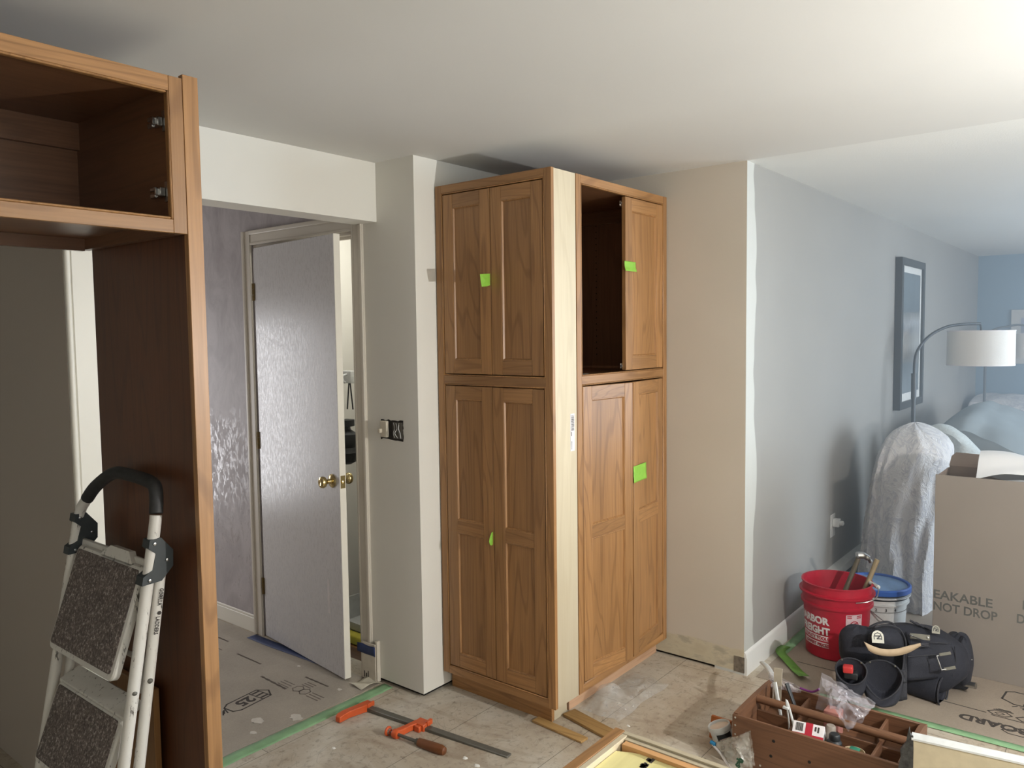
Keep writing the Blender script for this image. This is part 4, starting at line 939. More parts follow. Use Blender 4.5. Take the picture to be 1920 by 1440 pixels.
# purple zip bag draped over the tote's far edge, and the pale empty one left of it
def crumple(name, pts, label, mat_, cat='plastic bag', amp=.012, seed=0, nu=22, nv=22, grp=None):
    a, b, c, d = [Vector(p) for p in pts]; bm = NB()
    def f(u, v):
        p = (a*(1-u)+b*u)*(1-v)+(d*(1-u)+c*u)*v; e = math.sin(math.pi*u)*math.sin(math.pi*v)
        k = Vector((nz((u*4, v*4, seed)), nz((u*4, v*4, seed+9)), nz((u*4, v*4, seed+17))))*amp
        k += Vector((nz((u*9, v*9, seed)), nz((u*9, v*9, seed+9)), nz((u*9, v*9, seed+17))))*amp*.55
        return p+k*(.35+e)
    sheet(bm, f, nu, nv); return solo(name, bm, mat_, label, cat, grp)
t = thing('zip_bag', 'clear zip bag with a purple zipper bulging over the tote', 'plastic bag', (3.08, .86, .15))
def cr(nm, pts, m, amp, seed):
    a, b, c, d = [Vector(p) for p in pts]; bm = NB()
    def f(u, v):
        p = (a*(1-u)+b*u)*(1-v)+(d*(1-u)+c*u)*v; e = math.sin(math.pi*u)*math.sin(math.pi*v)
        k = Vector((nz((u*4, v*4, seed)), nz((u*4, v*4, seed+9)), nz((u*4, v*4, seed+17))))*amp
        k += Vector((nz((u*10, v*10, seed)), nz((u*10, v*10, seed+9)), nz((u*10, v*10, seed+17))))*amp*.6
        k += Vector((-.6, 0, .8))*e*.02
        return p+k*(.3+e)
    sheet(bm, f, 30, 30); return part(nm, bm, m, t)
q1, q2, q3, q4 = at(1536, 1266, x=3.12), at(1640, 1322, x=3.10), at(1592, 1372, x=2.93), at(1556, 1318, x=3.03)
cr('front_film', (q1, q2, q3, q4), clear_bag, .030, 1); cr('back_film', (q1+Vector((.03, 0, .0)), q2+Vector((.02, 0, 0)), at(1612, 1360, x=3.05), at(1530, 1330, x=3.09)), clear_bag, .030, 5)
bm = tube(NB(), smoothpath([at(1500, 1290, x=3.150), at(1522, 1297, x=3.148), at(1536, 1292, x=3.14)], 5), .0045, 8); part('zipper', bm, plain('purple_zip', srgb(120, 50, 120), .4), t)
crumple('zip_bag', (at(1440, 1258, x=3.17), at(1500, 1288, x=3.15), at(1502, 1300, x=3.14), at(1446, 1290, x=3.12)), 'flat clear plastic bag hanging over the far left edge of the tote', film('clear_bag_dim', srgb(200, 192, 196), .35, .2), amp=.014, seed=30)
solo('eraser_block', BX(3.03, 3.09, .862, .92, .0985, .195, .004), plain('pink_block', srgb(188, 128, 118), .6), 'pink box standing inside the zip bag in the tote', 'box')
bm = NB(); a = at(1429, 1242, z=.16); b = at(1452, 1275, z=.20); tube(bm, smoothpath([a, a.lerp(b, .5)+Vector((0, 0, .012)), b], 5), [.012]*3+[.014]*8, 10, flat=.5); solo('spatula', bm, bucket_white, 'white plastic spatula end resting on the tote corner by the wall', 'spatula')
# ---------------------------------------------------------------- long panel with white top edge in the right foreground
A = at(1712, 1378, z=.345); B = at(1920, 1424, z=.345)
u = (B-A).normalized(); v = Vector((-u.y, u.x, 0)); v = v if v.x > 0 else -v
PM = frame((A.x, A.y, 0), u, v, (0, 0, 1))
t = thing('baseboard_cover', 'long beige cover with white top edge and dark battered end, beside the tote', 'cover', tuple(A)[:2]+(0,))
def pp(nm, bm, m, **k): bmesh.ops.transform(bm, matrix=PM, verts=bm.verts[:]); return part(nm, bm, m, t, **k)
pp('face', BX(0, .72, -.006, .002, .001, .335, .002), plain('panel_beige', srgb(190, 178, 150), .45))
bm = NB(); loft(bm, [[(x, -.008, .331), (x, -.008, .337), (x, .006, .345), (x, .020, .345), (x, .020, .341), (x, .008, .339), (x, .0, .331)] for x in (-.004, .724)]); pp('top_edge', bm, plain('edge_white', srgb(204, 206, 204), .4))
R_ = random.Random(6); bm = NB()
prism(bm, [(-.035, -.006, .02), (-.042, -.006, .17), (-.040, -.006, .235), (-.034, -.006, .265), (-.036, -.006, .29), (-.020, -.006, .315), (-.016, -.006, .345), (-.011, -.006, .368), (-.008, -.006, .345), (.001, -.006, .342), (.003, -.006, .30), (.002, -.006, .02)], (0, .016, 0)); pp('battered_end', bm, plain('battered', srgb(66, 66, 64), .6, .3, .4, 60, .5), label='dark battered end')
# ---------------------------------------------------------------- tub, orange pouch and a loose bag at the tote's left end
a = at(1357, 1392, z=.05)
ub = (Vector((-.25, .75, .62))).normalized(); us = ub.orthogonal().normalized(); TM = frame((2.885, 1.262, .0), (1, 0, 0), (0, 1, 0), (0, 0, 1))
tc = at(1358, 1381, x=2.885)
t = thing('putty_tub', 'small white putty tub with a black label, tipped against the tote end', 'tub', (2.885, 1.27, 0))
ax = Vector((-.10, .30, .95)).normalized(); s1_ = Vector((1, 0, .10)).normalized(); s1_ = (s1_-ax*s1_.dot(ax)).normalized(); s2_ = ax.cross(s1_)
TM = frame((2.868, 1.242, .012), s1_, s2_, ax)
def tp(nm, bm, m): bmesh.ops.transform(bm, matrix=TM, verts=bm.verts[:]); return part(nm, bm, m, t)
tp('tub', lathe(NB(), [(.036, 0), (.038, .002), (.042, .075), (.0445, .077), (.0445, .092), (.042, .094), (.040, .092), (.036, .01)], n=32), bucket_white)
tp('lid_disc', lathe(NB(), [(.040, .084), (.001, .085)], n=32, cap0=False), plain('putty', srgb(214, 196, 180), .7))
def curved(bm, r, a0, a1, z0, z1, n=14):
    loft(bm, [[(rr*math.cos(a0+(a1-a0)*k/n), rr*math.sin(a0+(a1-a0)*k/n), z) for rr, z in ((r, z0), (r+.0006, z0), (r+.0036, z1), (r+.003, z1))] for k in range(n+1)]); return bm
an = math.atan2((EYE-Vector((2.87, 1.25, 0))).dot(s2_), (EYE-Vector((2.87, 1.25, 0))).dot(s1_))
lb = tp('label', curved(NB(), .0388, an-.55, an+.95, .008, .068), black_plastic)
bm = NB()
for k in range(4): curved(bm, .0398+.0005*k, an-.35, an+.65-.1*k, .046-.009*k, .050-.009*k, 8)
o = part('printing', (bmesh.ops.transform(bm, matrix=TM, verts=bm.verts[:]), bm)[1], plain('label_pink', srgb(196, 150, 156), .6), lb)
bm = NB(); prism(bm, [(2.915, 1.25, .002), (2.915, 1.335, .002), (2.935, 1.335, .085), (2.935, 1.25, .085)], (.012, 0, 0)); solo('orange_pouch', bm, plain('orange_pouch', srgb(176, 96, 36), .5), 'small orange pouch standing behind the white putty tub', 'pouch')
t = thing('zip_bag', 'clear plastic bag with green lettering and blue clip before the putty tub', 'plastic bag', (2.76, 1.2, 0))
g1, g2, g3, g4 = at(1340, 1393, x=2.80), at(1404, 1373, x=2.755), at(1412, 1440, x=2.72), at(1368, 1440, x=2.72)
cr('front_film', (g1, g2, g3, g4), film('bag_film', srgb(216, 214, 204), .42, .15), .011, 11)
cr('back_film', (g1+Vector((.02, .0, 0)), g2+Vector((.018, 0, 0)), g3+Vector((.02, 0, 0)), g4+Vector((.02, 0, 0))), film('bag_film_back', srgb(216, 214, 204), .35, .2), .011, 14)
part('zipper', tube(NB(), smoothpath([at(1336, 1396, x=2.795), at(1350, 1412, x=2.78), at(1362, 1430, x=2.74), at(1376, 1445, x=2.72)], 5), .0042, 8), label_white, t)
part('clip', tube(NB(), [at(1333, 1391, x=2.80), at(1341, 1396, x=2.795)], .008, 10), plain('blue_clip', srgb(40, 130, 180), .4), t)
e1 = at(1385, 1440, x=2.70); e2 = at(1403, 1412, x=2.715); uu = (e2-e1).normalized(); nn = (EYE-e1).normalized(); nn = (nn-uu*nn.dot(uu)).normalized(); vv = nn.cross(uu)
part('lettering', text_bm('sab', .030, frame(e1, uu, vv, nn), .0006, bold=.0025, sx=.9), plain('green_ink', srgb(30, 70, 48), .6), t)
# ---------------------------------------------------------------- buckets
def bucket(t, c, rb, rt, h, mat_, band=True):
    prof = [(rb*.96, 0), (rb, .006)]
    k = lambda f: rb+(rt-rb)*f
    prof += [(k(.72), h*.70), (k(.73)+.012, h*.705), (k(.76)+.012, h*.735), (k(.77)+.004, h*.745), (k(.84)+.004, h*.85), (k(.85)+.018, h*.858), (k(.87)+.018, h*.878), (k(.88)+.003, h*.886), (k(1), h*.985), (k(1)+.006, h*.987), (k(1)+.006, h), (k(1)-.004, h), (k(.9)-.006, h*.86), (rb-.006, .012), (.001, .012)]
    return part('shell', lathe(NB(), prof, c=c, n=64, cap1=False), mat_, t)
BC = Vector((4.115, 1.19, bz+.0005)); BH = at(1575, 1106, x=3.97).z
RBt, RTp = .146, .166
rbk = thing('bucket', 'red plastic bucket with white lettering, hammer handles sticking out of it', 'bucket', tuple(BC))
bucket(rbk, BC, RBt, RTp, BH, red_plastic)
toeye = math.atan2(EYE.y-BC.y, EYE.x-BC.x)
def wrap(bm, ang, z, C_, rad):
    """flat local (x right, y up) lettering wrapped round the bucket; ang = direction of x=0"""
    for v in bm.verts:
        r = rad(z+v.co.y)+.0006+max(0, v.co.z); a = ang + v.co.x/r
        v.co = Vector((C_.x+r*math.cos(a), C_.y+r*math.sin(a), C_.z+z+v.co.y))
    return bm
rad = lambda z: RBt+(RTp-RBt)*min(1, z/BH)
def rl(s, z, size, a0, m, bold=.0015, sx=1.0): part('lettering', wrap(text_bm(s, size, Matrix(), .0006, bold=bold, sx=sx), a0, z, BC, rad), m, rbk, smooth=False)
# the lettering starts round the left side, out of sight
az = lambda px, py: (lambda p: math.atan2(p.y-BC.y, p.x-BC.x))(next(EYE+ray(px, py)*(s*.01) for s in range(250, 500) if (Vector((EYE+ray(px, py)*(s*.01)).xy)-BC.xy).length < RBt+.006))
aR = az(1556, 1150)
def ends(s, size, bold, sx): 
    b = text_bm(s, size, Matrix(), .0006, bold=bold, sx=sx); x = max(v.co.x for v in b.verts); b.free(); return x
for s, zpix, size, bold, sx, m in (('HARBOR', 1170, .050, .0022, 1.0, label_white), ('FREIGHT', 1189, .050, .0022, .92, label_white)):
    r = rad(.2); x = ends(s, size, bold, sx); z = at(1555, zpix, x=BC.x-.13).z-BC.z; rl(s, z, size, aR-x/r, m, bold, sx)
for s, zpix, size in (('QUALITY TOOLS', 1200, .0225), ('LOWEST PRICES', 1212.5, .0225)):
    r = rad(.1); x = ends(s, size, .001, .9); z = at(1555, zpix, x=BC.x-.13).z-BC.z
    bm = NB(); sheet(bm, lambda u, v: (-.010+(x+.006)*u, -.0045+.0255*v, 0), 24, 1); part('print_band', wrap(bm, aR-x/r, z, BC, rad), label_white, rbk)
    b2 = text_bm(s, size, Matrix(), .0006, bold=.001, sx=.9); part('lettering', wrap(b2, aR-x/r, z, BC, lambda q: rad(q)+.0006), red_plastic, rbk, smooth=False)
a0 = az(1585, 1170); z0 = at(1598, 1200, x=BC.x-.14).z-BC.z
bm = NB(); sheet(bm, lambda u, v: (.085*u, .115*v, 0), 10, 1); st_ = part('warning_sticker', wrap(bm, a0, z0, BC, rad), plain('sticker', srgb(206, 180, 184), .6), rbk)
bm = NB(); 
for k in range(4): stroke(bm, [(.008+.05*(k % 2), .108-.009*(k//2), .0), (.026+.05*(k % 2), .108-.009*(k//2), 0)], .005, 0)
stroke(bm, [(.043+.022*math.cos(q*.6283), .06+.022*math.sin(q*.6283), 0) for q in range(11)], .004, 0); stroke(bm, [(.028, .044, 0), (.058, .076, 0)], .005, 0); stroke(bm, [(.036, .05, 0), (.05, .062, 0), (.046, .07, 0)], .008, 0)
for k in range(5): stroke(bm, [(.01, .027-.005*k, 0), (.072-.01*(k % 2), .027-.005*k, 0)], .0022, 0)
part('printing', wrap(bm, a0, z0, BC, lambda q: rad(q)+.0006), red_plastic, st_, smooth=False)
# wire bail with a roller grip hanging on the right
e0 = BC+Vector((.05, -RTp-.006, BH*.80)); g0 = at(1645, 1100, x=4.16); 
pts = [at(1605, 1131, x=4.0), at(1626, 1129, x=4.02), at(1642, 1122, x=4.06), at(1647, 1110, x=4.10), at(1646, 1100, x=4.13)]
part('bail', tube(NB(), smoothpath(pts, 5), .0028, 8), steel, rbk); part('grip', tube(NB(), [at(1632, 1093, x=4.19), at(1647, 1101, x=4.13)], .010, 12), bucket_white, rbk)
# hammer and pry bar inside
a, b = at(1583, 1120, x=4.10), at(1611, 1043, x=4.22)
t = thing('hammer', 'hammer with a shiny head standing in the red bucket', 'hammer', tuple((4.10, 1.22, .05)))
foot = BC+Vector((-.03, .06, .02))
part('handle', tube(NB(), [foot, b], [.013, .012], 12), plain('hammer_grip', srgb(92, 84, 68), .5), t)
d = (b-foot).normalized(); sd = RT.copy()
bm = tube(NB(), smoothpath([b-sd*.012+UP*.004, b+sd*.02+UP*.004, b+sd*.045-UP*.010, b+sd*.06-UP*.030], 4), [.020]*5+[.016]*4+[.010]*4, 12); part('head', bm, steel, t)
b = at(1645, 1049, x=4.22); foot = BC+Vector((.02, -.02, .02))
solo('pry_bar', tube(NB(), [foot, b], .0125, 12), plain('worn_wood', srgb(150, 134, 104), .5), 'tan tool handle standing in the red bucket, right of the hammer', 'tool handle')
# white paint bucket
WC = Vector((4.53, 1.10, bz+.0005)); WH = at(1650, 1092, x=4.53).z-.012
wb = thing('paint_bucket', 'white paint bucket with a blue lid, behind the red bucket', 'bucket', tuple(WC))
bucket(wb, WC, .140, .152, WH, bucket_white)
part('dark_band', lathe(NB(), [(.150, WH*.80), (.156, WH*.81), (.157, WH*.90), (.150, WH*.91)], c=WC, n=48, cap0=False, cap1=False), black_plastic, wb, 'dark band under the lid')
ldp = part('lid', lathe(NB(), [(.162, WH-.022), (.170, WH-.018), (.170, WH+.006), (.164, WH+.012), (.154, WH+.010), (.150, WH+.002)], c=WC, n=48, cap0=False, cap1=False), blue_lid, wb)
part('lid_top', lathe(NB(), [(.1515, WH+.002), (.10, WH+.002), (.001, WH+.003)], c=WC, n=48, cap0=False), blue_lid_top, ldp)
part('sticker', BX(-.045, .045, -.035, .035, 0, .001, mtx=Matrix.Translation((WC.x-.07, WC.y+.07, WH+.0035+WC.z)) @ Matrix.Rotation(.3, 4, 'Z')), label_white, ldp)
aw = math.atan2(EYE.y-WC.y, EYE.x-WC.x)
for k, s in enumerate('234'):
    part('lettering', wrap(text_bm(s, .022, Matrix(), .0006, bold=.0006), aw-.05+.33*k, WH*.60, WC, lambda q: .150), ink, wb, smooth=False)
bm = NB()
for k in range(3): sheet(bm, lambda u, v: (.30*u, .003*v, 0), 12, 1); 
part('printing', wrap(bm, aw-.2, WH*.57, WC, lambda q: .1485), ink_soft, wb)
pts = [at(1624, 1138, x=4.385), at(1648, 1158, x=4.37), at(1662, 1168, x=4.37)]
part('bail', tube(NB(), smoothpath(pts, 4), .0028, 8), steel, wb)
# ---------------------------------------------------------------- draped chair
OUT = [(1200, 1588, 1752), (1060, 1597, 1750), (990, 1603, 1751), (905, 1617, 1755), (868, 1626, 1762), (848, 1633, 1763), (832, 1641, 1752), (819, 1652, 1735), (809, 1668, 1716), (804, 1682, 1702), (802.5, 1690, 1694)]
prof = []
for py, pl, pr in OUT:
    a, b = at(pl, py, x=4.92), at(pr, py, x=4.92); prof.append(((a.z+b.z)/2, a.y, b.y))
prof[0] = (bz+.001, prof[0][1], prof[0][2])
bm = NB(); NS = 120; rings = []; NR = 40
zs = [p[0] for p in prof]; zmax = zs[-1]
for j in range(NR+1):
    v = j/NR; z = bz+.001+(zmax-bz-.001)*math.sin(v*math.pi/2)**1.15
    yl, yr2 = float(np.interp(z, zs, [p[1] for p in prof])), float(np.interp(z, zs, [p[2] for p in prof]))
    cy, hy = (yl+yr2)/2, (yl-yr2)/2; dn = max(0, 1-z/zmax); top = max(0, (z-.85)/(zmax-.85))
    hx = .30*math.sqrt(max(.002, 1-top**2))+.06*dn; ring = []
    for k in range(NS):
        a = 2*math.pi*k/NS; ca, sa = math.cos(a), math.sin(a); pw = .75
        ex = hx*math.copysign(abs(ca)**pw, ca); ey = hy*math.copysign(abs(sa)**pw, sa)
        ph = a+.22*math.sin(3*z+2*a)
        fold = (1-abs(math.sin(4.5*ph+.7))**.7-.35)*.055*(dn+.16)*(1-top) + .016*math.sin(17*ph+2*z)*(dn+.1)*(1-top)
        wr = .020*nz((ca*2.2, sa*2.2, z*3), 1, 2)+.010*nz((ca*6, sa*6, z*8), 1, 5)+.006*nz((ca*12, sa*12, z*15), 1, 8)
        m_ = fold+wr*(.4+.6*(1-top))
        side = 1-.75*abs(sa)
        ring.append(Vector((5.25+ex+m_*math.copysign(1, ca)*abs(ca)**.4, cy+ey+m_*sa*.45*side, z if j == 0 else z+.012*nz((ca*3, sa*3, z*4), 1, 11)*(1-.5*top))))
    rings.append(ring)
loft(bm, rings); o = solo('draped_chair', bm, drop_cloth, 'chair wholly covered by a pale patterned drop cloth, behind the buckets', 'chair')
# ---------------------------------------------------------------- cardboard box
KX0, KX1, KY0, KY1, KZ = 4.20, 4.52, -.35, .765, .953
kb = thing('cardboard_box', 'large open cardboard box printed BREAKABLE DO NOT DROP, beside the tool belt', 'box', (4.5, .2, bz))
kt = .006
part('front_wall', BX(KX0, KX0+kt, KY0, KY1, bz, KZ, .001), cardboard, kb)
part('side_wall', BX(KX0+kt, KX1, KY1-kt, KY1, bz, KZ-.01), cardboard_in, kb); part('side_wall', BX(KX0+kt, KX1, KY0, KY0+kt, bz, KZ-.01), cardboard_in, kb)
part('back_wall', BX(KX1-kt, KX1, KY0+kt, KY1-kt, bz, KZ), cardboard_in, kb); part('bottom', BX(KX0+kt, KX1-kt, KY0+kt, KY1-kt, bz, bz+.006), cardboard_in, kb)
tf = at(1765, 846, x=KX1+.02).z
bm = NB(); prism(bm, [(KX1-kt, KY1-.004, KZ), (KX1+.02, KY1-.01, tf-.02), (KX1+.02, KY1-.03, tf), (KX1+.02, .30, tf-.01), (KX1+.02, -.1, tf), (KX1-kt, -.1, KZ)], (.005, 0, 0)); part('flap', bm, cardboard_in, kb)
FMk = lambda y, z: frame((KX0-.0001, y, z), (0, -1, 0), (0, 0, 1), (-1, 0, 0))
def kt_(s, px0, py0, px1, py1, size, right=False):
    a = at(px0, py0, x=KX0); b = at(px1, py1, x=KX0); L = a.y-b.y
    bm = text_bm(s, size, Matrix(), .0004, bold=.0012); mx = max(v.co.x for v in bm.verts); bm.free()
    bm = text_bm(s, size, FMk(a.y, a.z), .0004, bold=.0012, sx=L/mx if not right else 1.0); part('lettering', bm, plain('box_ink', srgb(92, 92, 88), .8), kb, smooth=False)
kt_('EAKABLE', 1749, 1120, 1861, 1138, .059); kt_('NOT DROP', 1749, 1142, 1870, 1164, .059)
a = at(1914, 1142, x=KX0); kt_('BREAKABLE', 1916, 1142, 1916+140, 1174, .059); kt_('DO NOT DROP', 1905, 1167, 1905+175, 1206, .059)
bm = NB()
def pb(u, v):
    y = .60-.85*u; x = 4.225+.27*v
    e = math.sin(math.pi*min(1, max(0, v)))
    z = .952+.075*e+.03*math.sin(5*u+2*v)+.03*nz((u*5, v*4, 2), 1, 4)
    return (x, y, z-(.06 if v > .97 else 0))
sheet(bm, pb, 36, 20); o = solo('plastic_bag', bm, white_bag, 'translucent white plastic bag bulging out of the cardboard box', 'plastic bag')
solo('packed_cloth', BX(4.23, 4.49, -.30, .56, .30, .90, .05), linen, 'pale bundle packed in the cardboard box under the plastic bag', 'bundle')
# ---------------------------------------------------------------- covered furniture beyond
def mound(name, pts, x0, x1, mat_, label, cat, amp=.02, seed=0, dip=.06):
    P_ = smoothpath(pts, 5); ny = len(P_); bm = NB(); nx = 14; rows = []
    for i in range(nx+1):
        s = i/nx; e = math.sin(math.pi*min(1, s*1.0))**.35 if 0 < s < 1 else 0
        row = []
        for j, p in enumerate(P_):
            f = j/(ny-1); k = 1 if 0 < j < ny-1 else 0
            z = p.z - dip*(1-e)*k*2 + amp*nz((s*3, f*6, seed), 1, seed)*k
            row.append(Vector((x0+(x1-x0)*s-(.05*math.sin(f*9) if s < .01 else 0), p.y+(amp*.5*nz((s*4, f*5, seed+4)) if k else 0), max(z, bz+.001))))
        rows.append(row)
    rings = [[Vector((r[0].x, r[0].y, bz+.001))]+r+[Vector((r[-1].x, r[-1].y, bz+.001))] for r in rows]
    loft(bm, rings); o = solo(name, bm, mat_, label, cat); return o
mound('draped_cushion', [at(1718, 822, x=5.86), at(1735, 803, x=5.86), at(1762, 796, x=5.86), at(1790, 806, x=5.86), at(1816, 829, x=5.86), at(1842, 853, x=5.86)], 5.82, 6.0, linen, 'light linen covered cushion heap between the draped chair and the grey blanket', 'cushion', .012, 3)
mound('blanket_heap', [at(1738, 826, x=6.3), at(1760, 793, x=6.3), at(1796, 772, x=6.3), at(1822, 776, x=6.3), at(1850, 788, x=6.3), at(1885, 801, x=6.3), at(1925, 817, x=6.3), at(1990, 850, x=6.3)], 6.2, 7.9, grey_cloth, 'big grey blanket heap over furniture, below the drum lampshade', 'blanket', .02, 6)
mound('sofa', [at(1809, 815, x=9.2), at(1811, 772, x=9.2), at(1818, 748, x=9.2), at(1845, 742, x=9.2), at(1880, 742, x=9.2), at(1925, 748, x=9.2), at(1990, 760, x=9.2)], 9.15, 9.98, drop_cloth2, 'sofa under a pale quilted cover against the far blue wall', 'sofa', .02, 8)
# ---------------------------------------------------------------- lamps
la = thing('floor_lamp', 'dark arc floor lamp with a pale drum shade, in front of the framed picture', 'lamp', tuple(at(1712, 805, d=5.57))[:2]+(bz,))
b = at(1712, 805, d=5.57)
pts = [Vector((b.x, b.y, bz+.03)), Vector((b.x, b.y, .6)), b, at(1714, 720, d=5.57), at(1716, 672, d=5.58), at(1727, 647, d=5.60), at(1747, 627, d=5.63), at(1775, 613, d=5.66), at(1805, 608, d=5.68), at(1838, 607, d=5.70)]
bm = tube(NB(), [pts[0], pts[1], pts[2], at(1713, 735, d=5.57)], .0145, 14); part('pole', bm, lamp_metal, la)
bm = tube(NB(), smoothpath([at(1713, 745, d=5.57)]+pts[3:], 6), .0105, 12); bm2 = tube(NB(), [at(1713, 748, d=5.57), at(1713.5, 700, d=5.57)], .018, 12); part('arm', join(bm, bm2), lamp_metal, la)
part('base', lathe(NB(), [(.13, 0), (.135, .006), (.13, .024), (.03, .032), (.02, .05)], c=(b.x, b.y, bz+.0005), n=40), lamp_metal, la)
def drum(t, c, r, h):
    s_ = part('lamp_shade', lathe(NB(), [(r, -h/2), (r+.0015, -h/2), (r, h/2), (r-.003, h/2), (r-.002, -h/2)], c=c, n=56, cap0=False, cap1=False), shade_m, t)
    bm = NB()
    for zz in (-h/2, h/2): lathe(bm, [(r-.0005, zz-.004), (r+.003, zz-.004), (r+.003, zz+.004), (r-.0005, zz+.004)], c=c, n=56, cap0=False, cap1=False)
    part('rim', bm, label_white, s_)
    bm = NB()
    for q in range(3): tube(bm, [(c.x, c.y, c.z+h/2-.03), (c.x+(r-.004)*math.cos(q*2.094), c.y+(r-.004)*math.sin(q*2.094), c.z+h/2-.006)], .0022, 6)
    tube(bm, [(c.x, c.y, c.z+h/2-.11), (c.x, c.y, c.z+h/2+.022)], .006, 8); part('fitter', bm, lamp_metal, t)
    part('bulb', lathe(NB(), [(.012, .06), (.018, .03), (.030, -.01), (.022, -.038), (.001, -.045)], c=(c.x, c.y, c.z), n=16), bucket_white, t)
sc_ = at(1838.5, 652, d=5.7); drum(la, sc_, .2145, .245)
end = at(1838, 607, d=5.70); part('hanger', tube(NB(), [end, (sc_.x, sc_.y, sc_.z+.14)], .006, 8), lamp_metal, la)
lb = thing('floor_lamp', 'thin pole floor lamp before the covered sofa at the far wall', 'lamp', tuple(at(1845, 770, x=8.95))[:2]+(bz,))
b = at(1845, 770, x=8.95); tp_ = at(1846, 640, x=8.95)
part('pole', tube(NB(), [(b.x, b.y, bz+.02), (b.x, b.y, tp_.z)], .013, 12), lamp_metal, lb)
d2 = (tp_-EYE).dot(FW)
part('arm', tube(NB(), smoothpath([Vector((b.x, b.y, tp_.z)), at(1851, 628, d=d2), at(1866, 617, d=d2), at(1890, 612, d=d2), at(1908, 609, d=d2), at(1928, 611, d=d2)], 6), .010, 10), lamp_metal, lb)
part('base', lathe(NB(), [(.13, 0), (.135, .006), (.13, .024), (.03, .032), (.02, .05)], c=(b.x, b.y, bz+.0005), n=40), lamp_metal, lb)
c2 = at(1929, 648, d=d2); drum(lb, c2, .155, .235); part('hanger', tube(NB(), [at(1928, 611, d=d2), (c2.x, c2.y, c2.z+.12)], .006, 8), lamp_metal, lb)
# ---------------------------------------------------------------- pictures
def artmat(name, top, mid, low, axis):
    s = M(name); tc = s.coord((1, 1, 1), 'Generated'); sx = s.add('ShaderNodeSeparateXYZ'); s.ln(tc, 0, sx, 0)
    n = s.noise(s.coord((9, 9, 1.2)), 1.6, 5, .65); a = s.add('ShaderNodeMath', operation='MULTIPLY_ADD'); a.inputs[1].default_value = .16; s.ln(n, 0, a, 0); s.ln(sx, 2, a, 2)
    r = s.ramp(a, 0, [(.05, low), (.40, tuple(c*.8 for c in low[:3])+(1,)), (.47, mid), (.60, tuple(c*.75 for c in mid[:3])+(1,)), (.66, mid), (.74, top), (1, tuple(c*1.3 for c in top[:3])+(1,))])
    r2 = s.ramp(n, 0, [(.3, G3(.7)), (.7, G3(1.1))]); m = s.mix(r, 0, r2, 0, .8, None, 'MULTIPLY'); s.ln(m, 2, s.b, 'Base Color'); s.set(Roughness=.6, Coat_Weight=1.0, Coat_Roughness=.03); return s.m
xl = at(1679, 482, y=YG).x; xr_ = at(1736, 496, y=YG-.05).x; zt_ = at(1679, 482, y=YG).z; zb_ = at(1672, 770, y=YG).z
pf = thing('framed_picture', 'tall dark framed abstract picture hanging on the grey wall behind the arc lamp', 'picture', ((xl+xr_)/2, YG, zb_))
fw = .055; y0_, y1_ = YG-.05, YG-.001
part('frame', BX(xl, xl+fw, y0_, y1_, zb_, zt_, .002), frame_m, pf); part('frame', BX(xr_-fw, xr_, y0_, y1_, zb_, zt_, .002), frame_m, pf)
part('frame', BX(xl+fw, xr_-fw, y0_, y1_, zb_, zb_+fw, .002), frame_m, pf); part('frame', BX(xl+fw, xr_-fw, y0_, y1_, zt_-fw, zt_, .002), frame_m, pf)
part('mat', BX(xl+fw, xr_-fw, y0_+.018, y0_+.022, zb_+fw, zt_-fw), mat_board, pf)
part('artwork', BX(xl+fw+.05, xr_-fw-.05, y0_+.0165, y0_+.0178, zb_+fw+.06, zt_-fw-.05), artmat('artwork_wash', srgb(96, 106, 112), srgb(180, 186, 188), srgb(124, 132, 136), 'Z'), pf)
a = at(1897, 581, x=E_); bq = at(1903, 682, x=E_)
pf2 = thing('framed_picture', 'small pale framed picture on the far blue wall, at the right edge', 'picture', (E_-.01, a.y-.3, bq.z))
part('frame', BX(E_-.025, E_-.001, a.y-.60, a.y, bq.z, a.z, .002), mat_board, pf2)
part('artwork', BX(E_-.027, E_-.0251, a.y-.52, a.y-.09, bq.z+.09, a.z-.09), artmat('artwork_pale', srgb(150, 160, 182), srgb(176, 186, 200), srgb(150, 162, 184), 'Z'), pf2)
# ---------------------------------------------------------------- tool belt
tb = thing('tool_belt', 'dark navy tool belt with pouches and metal badges, heaped in front of the red bucket', 'tool belt', (3.88, .83, bz))
TD = 3.88
def q_(px, py, off=0.0): return at(px, py, d=3.50+off)
# depth along the view axis: off<0 is nearer
def blob(c, r, n=20, m=14, sq=.8, seed=0, amp=.012):
    bm = NB(); rings = []
    for j in range(m+1):
        ph = -math.pi/2+math.pi*j/m
        rr = max(.02, abs(math.cos(ph))**sq); zz = math.copysign(abs(math.sin(ph))**sq, math.sin(ph))
        ring = []
        for k in range(n):
            a = 2*math.pi*k/n; ca = math.copysign(abs(math.cos(a))**sq, math.cos(a)); sa = math.copysign(abs(math.sin(a))**sq, math.sin(a))
            p = RTF*(r[0]*rr*ca)+FWF*(r[1]*rr*sa)+Vector((0, 0, r[2]*zz)); p *= 1+amp/.1*nz((ca*2, sa*2, zz*2), 1, seed)
            p = Vector(c)+p; p.z = max(p.z, bz+.002); ring.append(p)
        rings.append(ring)
    return loft(bm, rings)
dv = Vector((TD, .83, 0)).normalized(); FWF = Vector((dv.x, dv.y, 0)); RTF = Vector((dv.y, -dv.x, 0))
def bc(px, py, off): return at(px, py, d=3.50+off)
def sub(o): mod(o, 'SUBSURF', levels=1, render_levels=1); return o
sub(part('back_body', blob(bc(1712, 1232, .10), (.225, .105, .150), seed=1), nylon, tb))
sub(part('back_body', blob(bc(1795, 1238, .13), (.065, .095, .130), seed=2), nylon, tb))
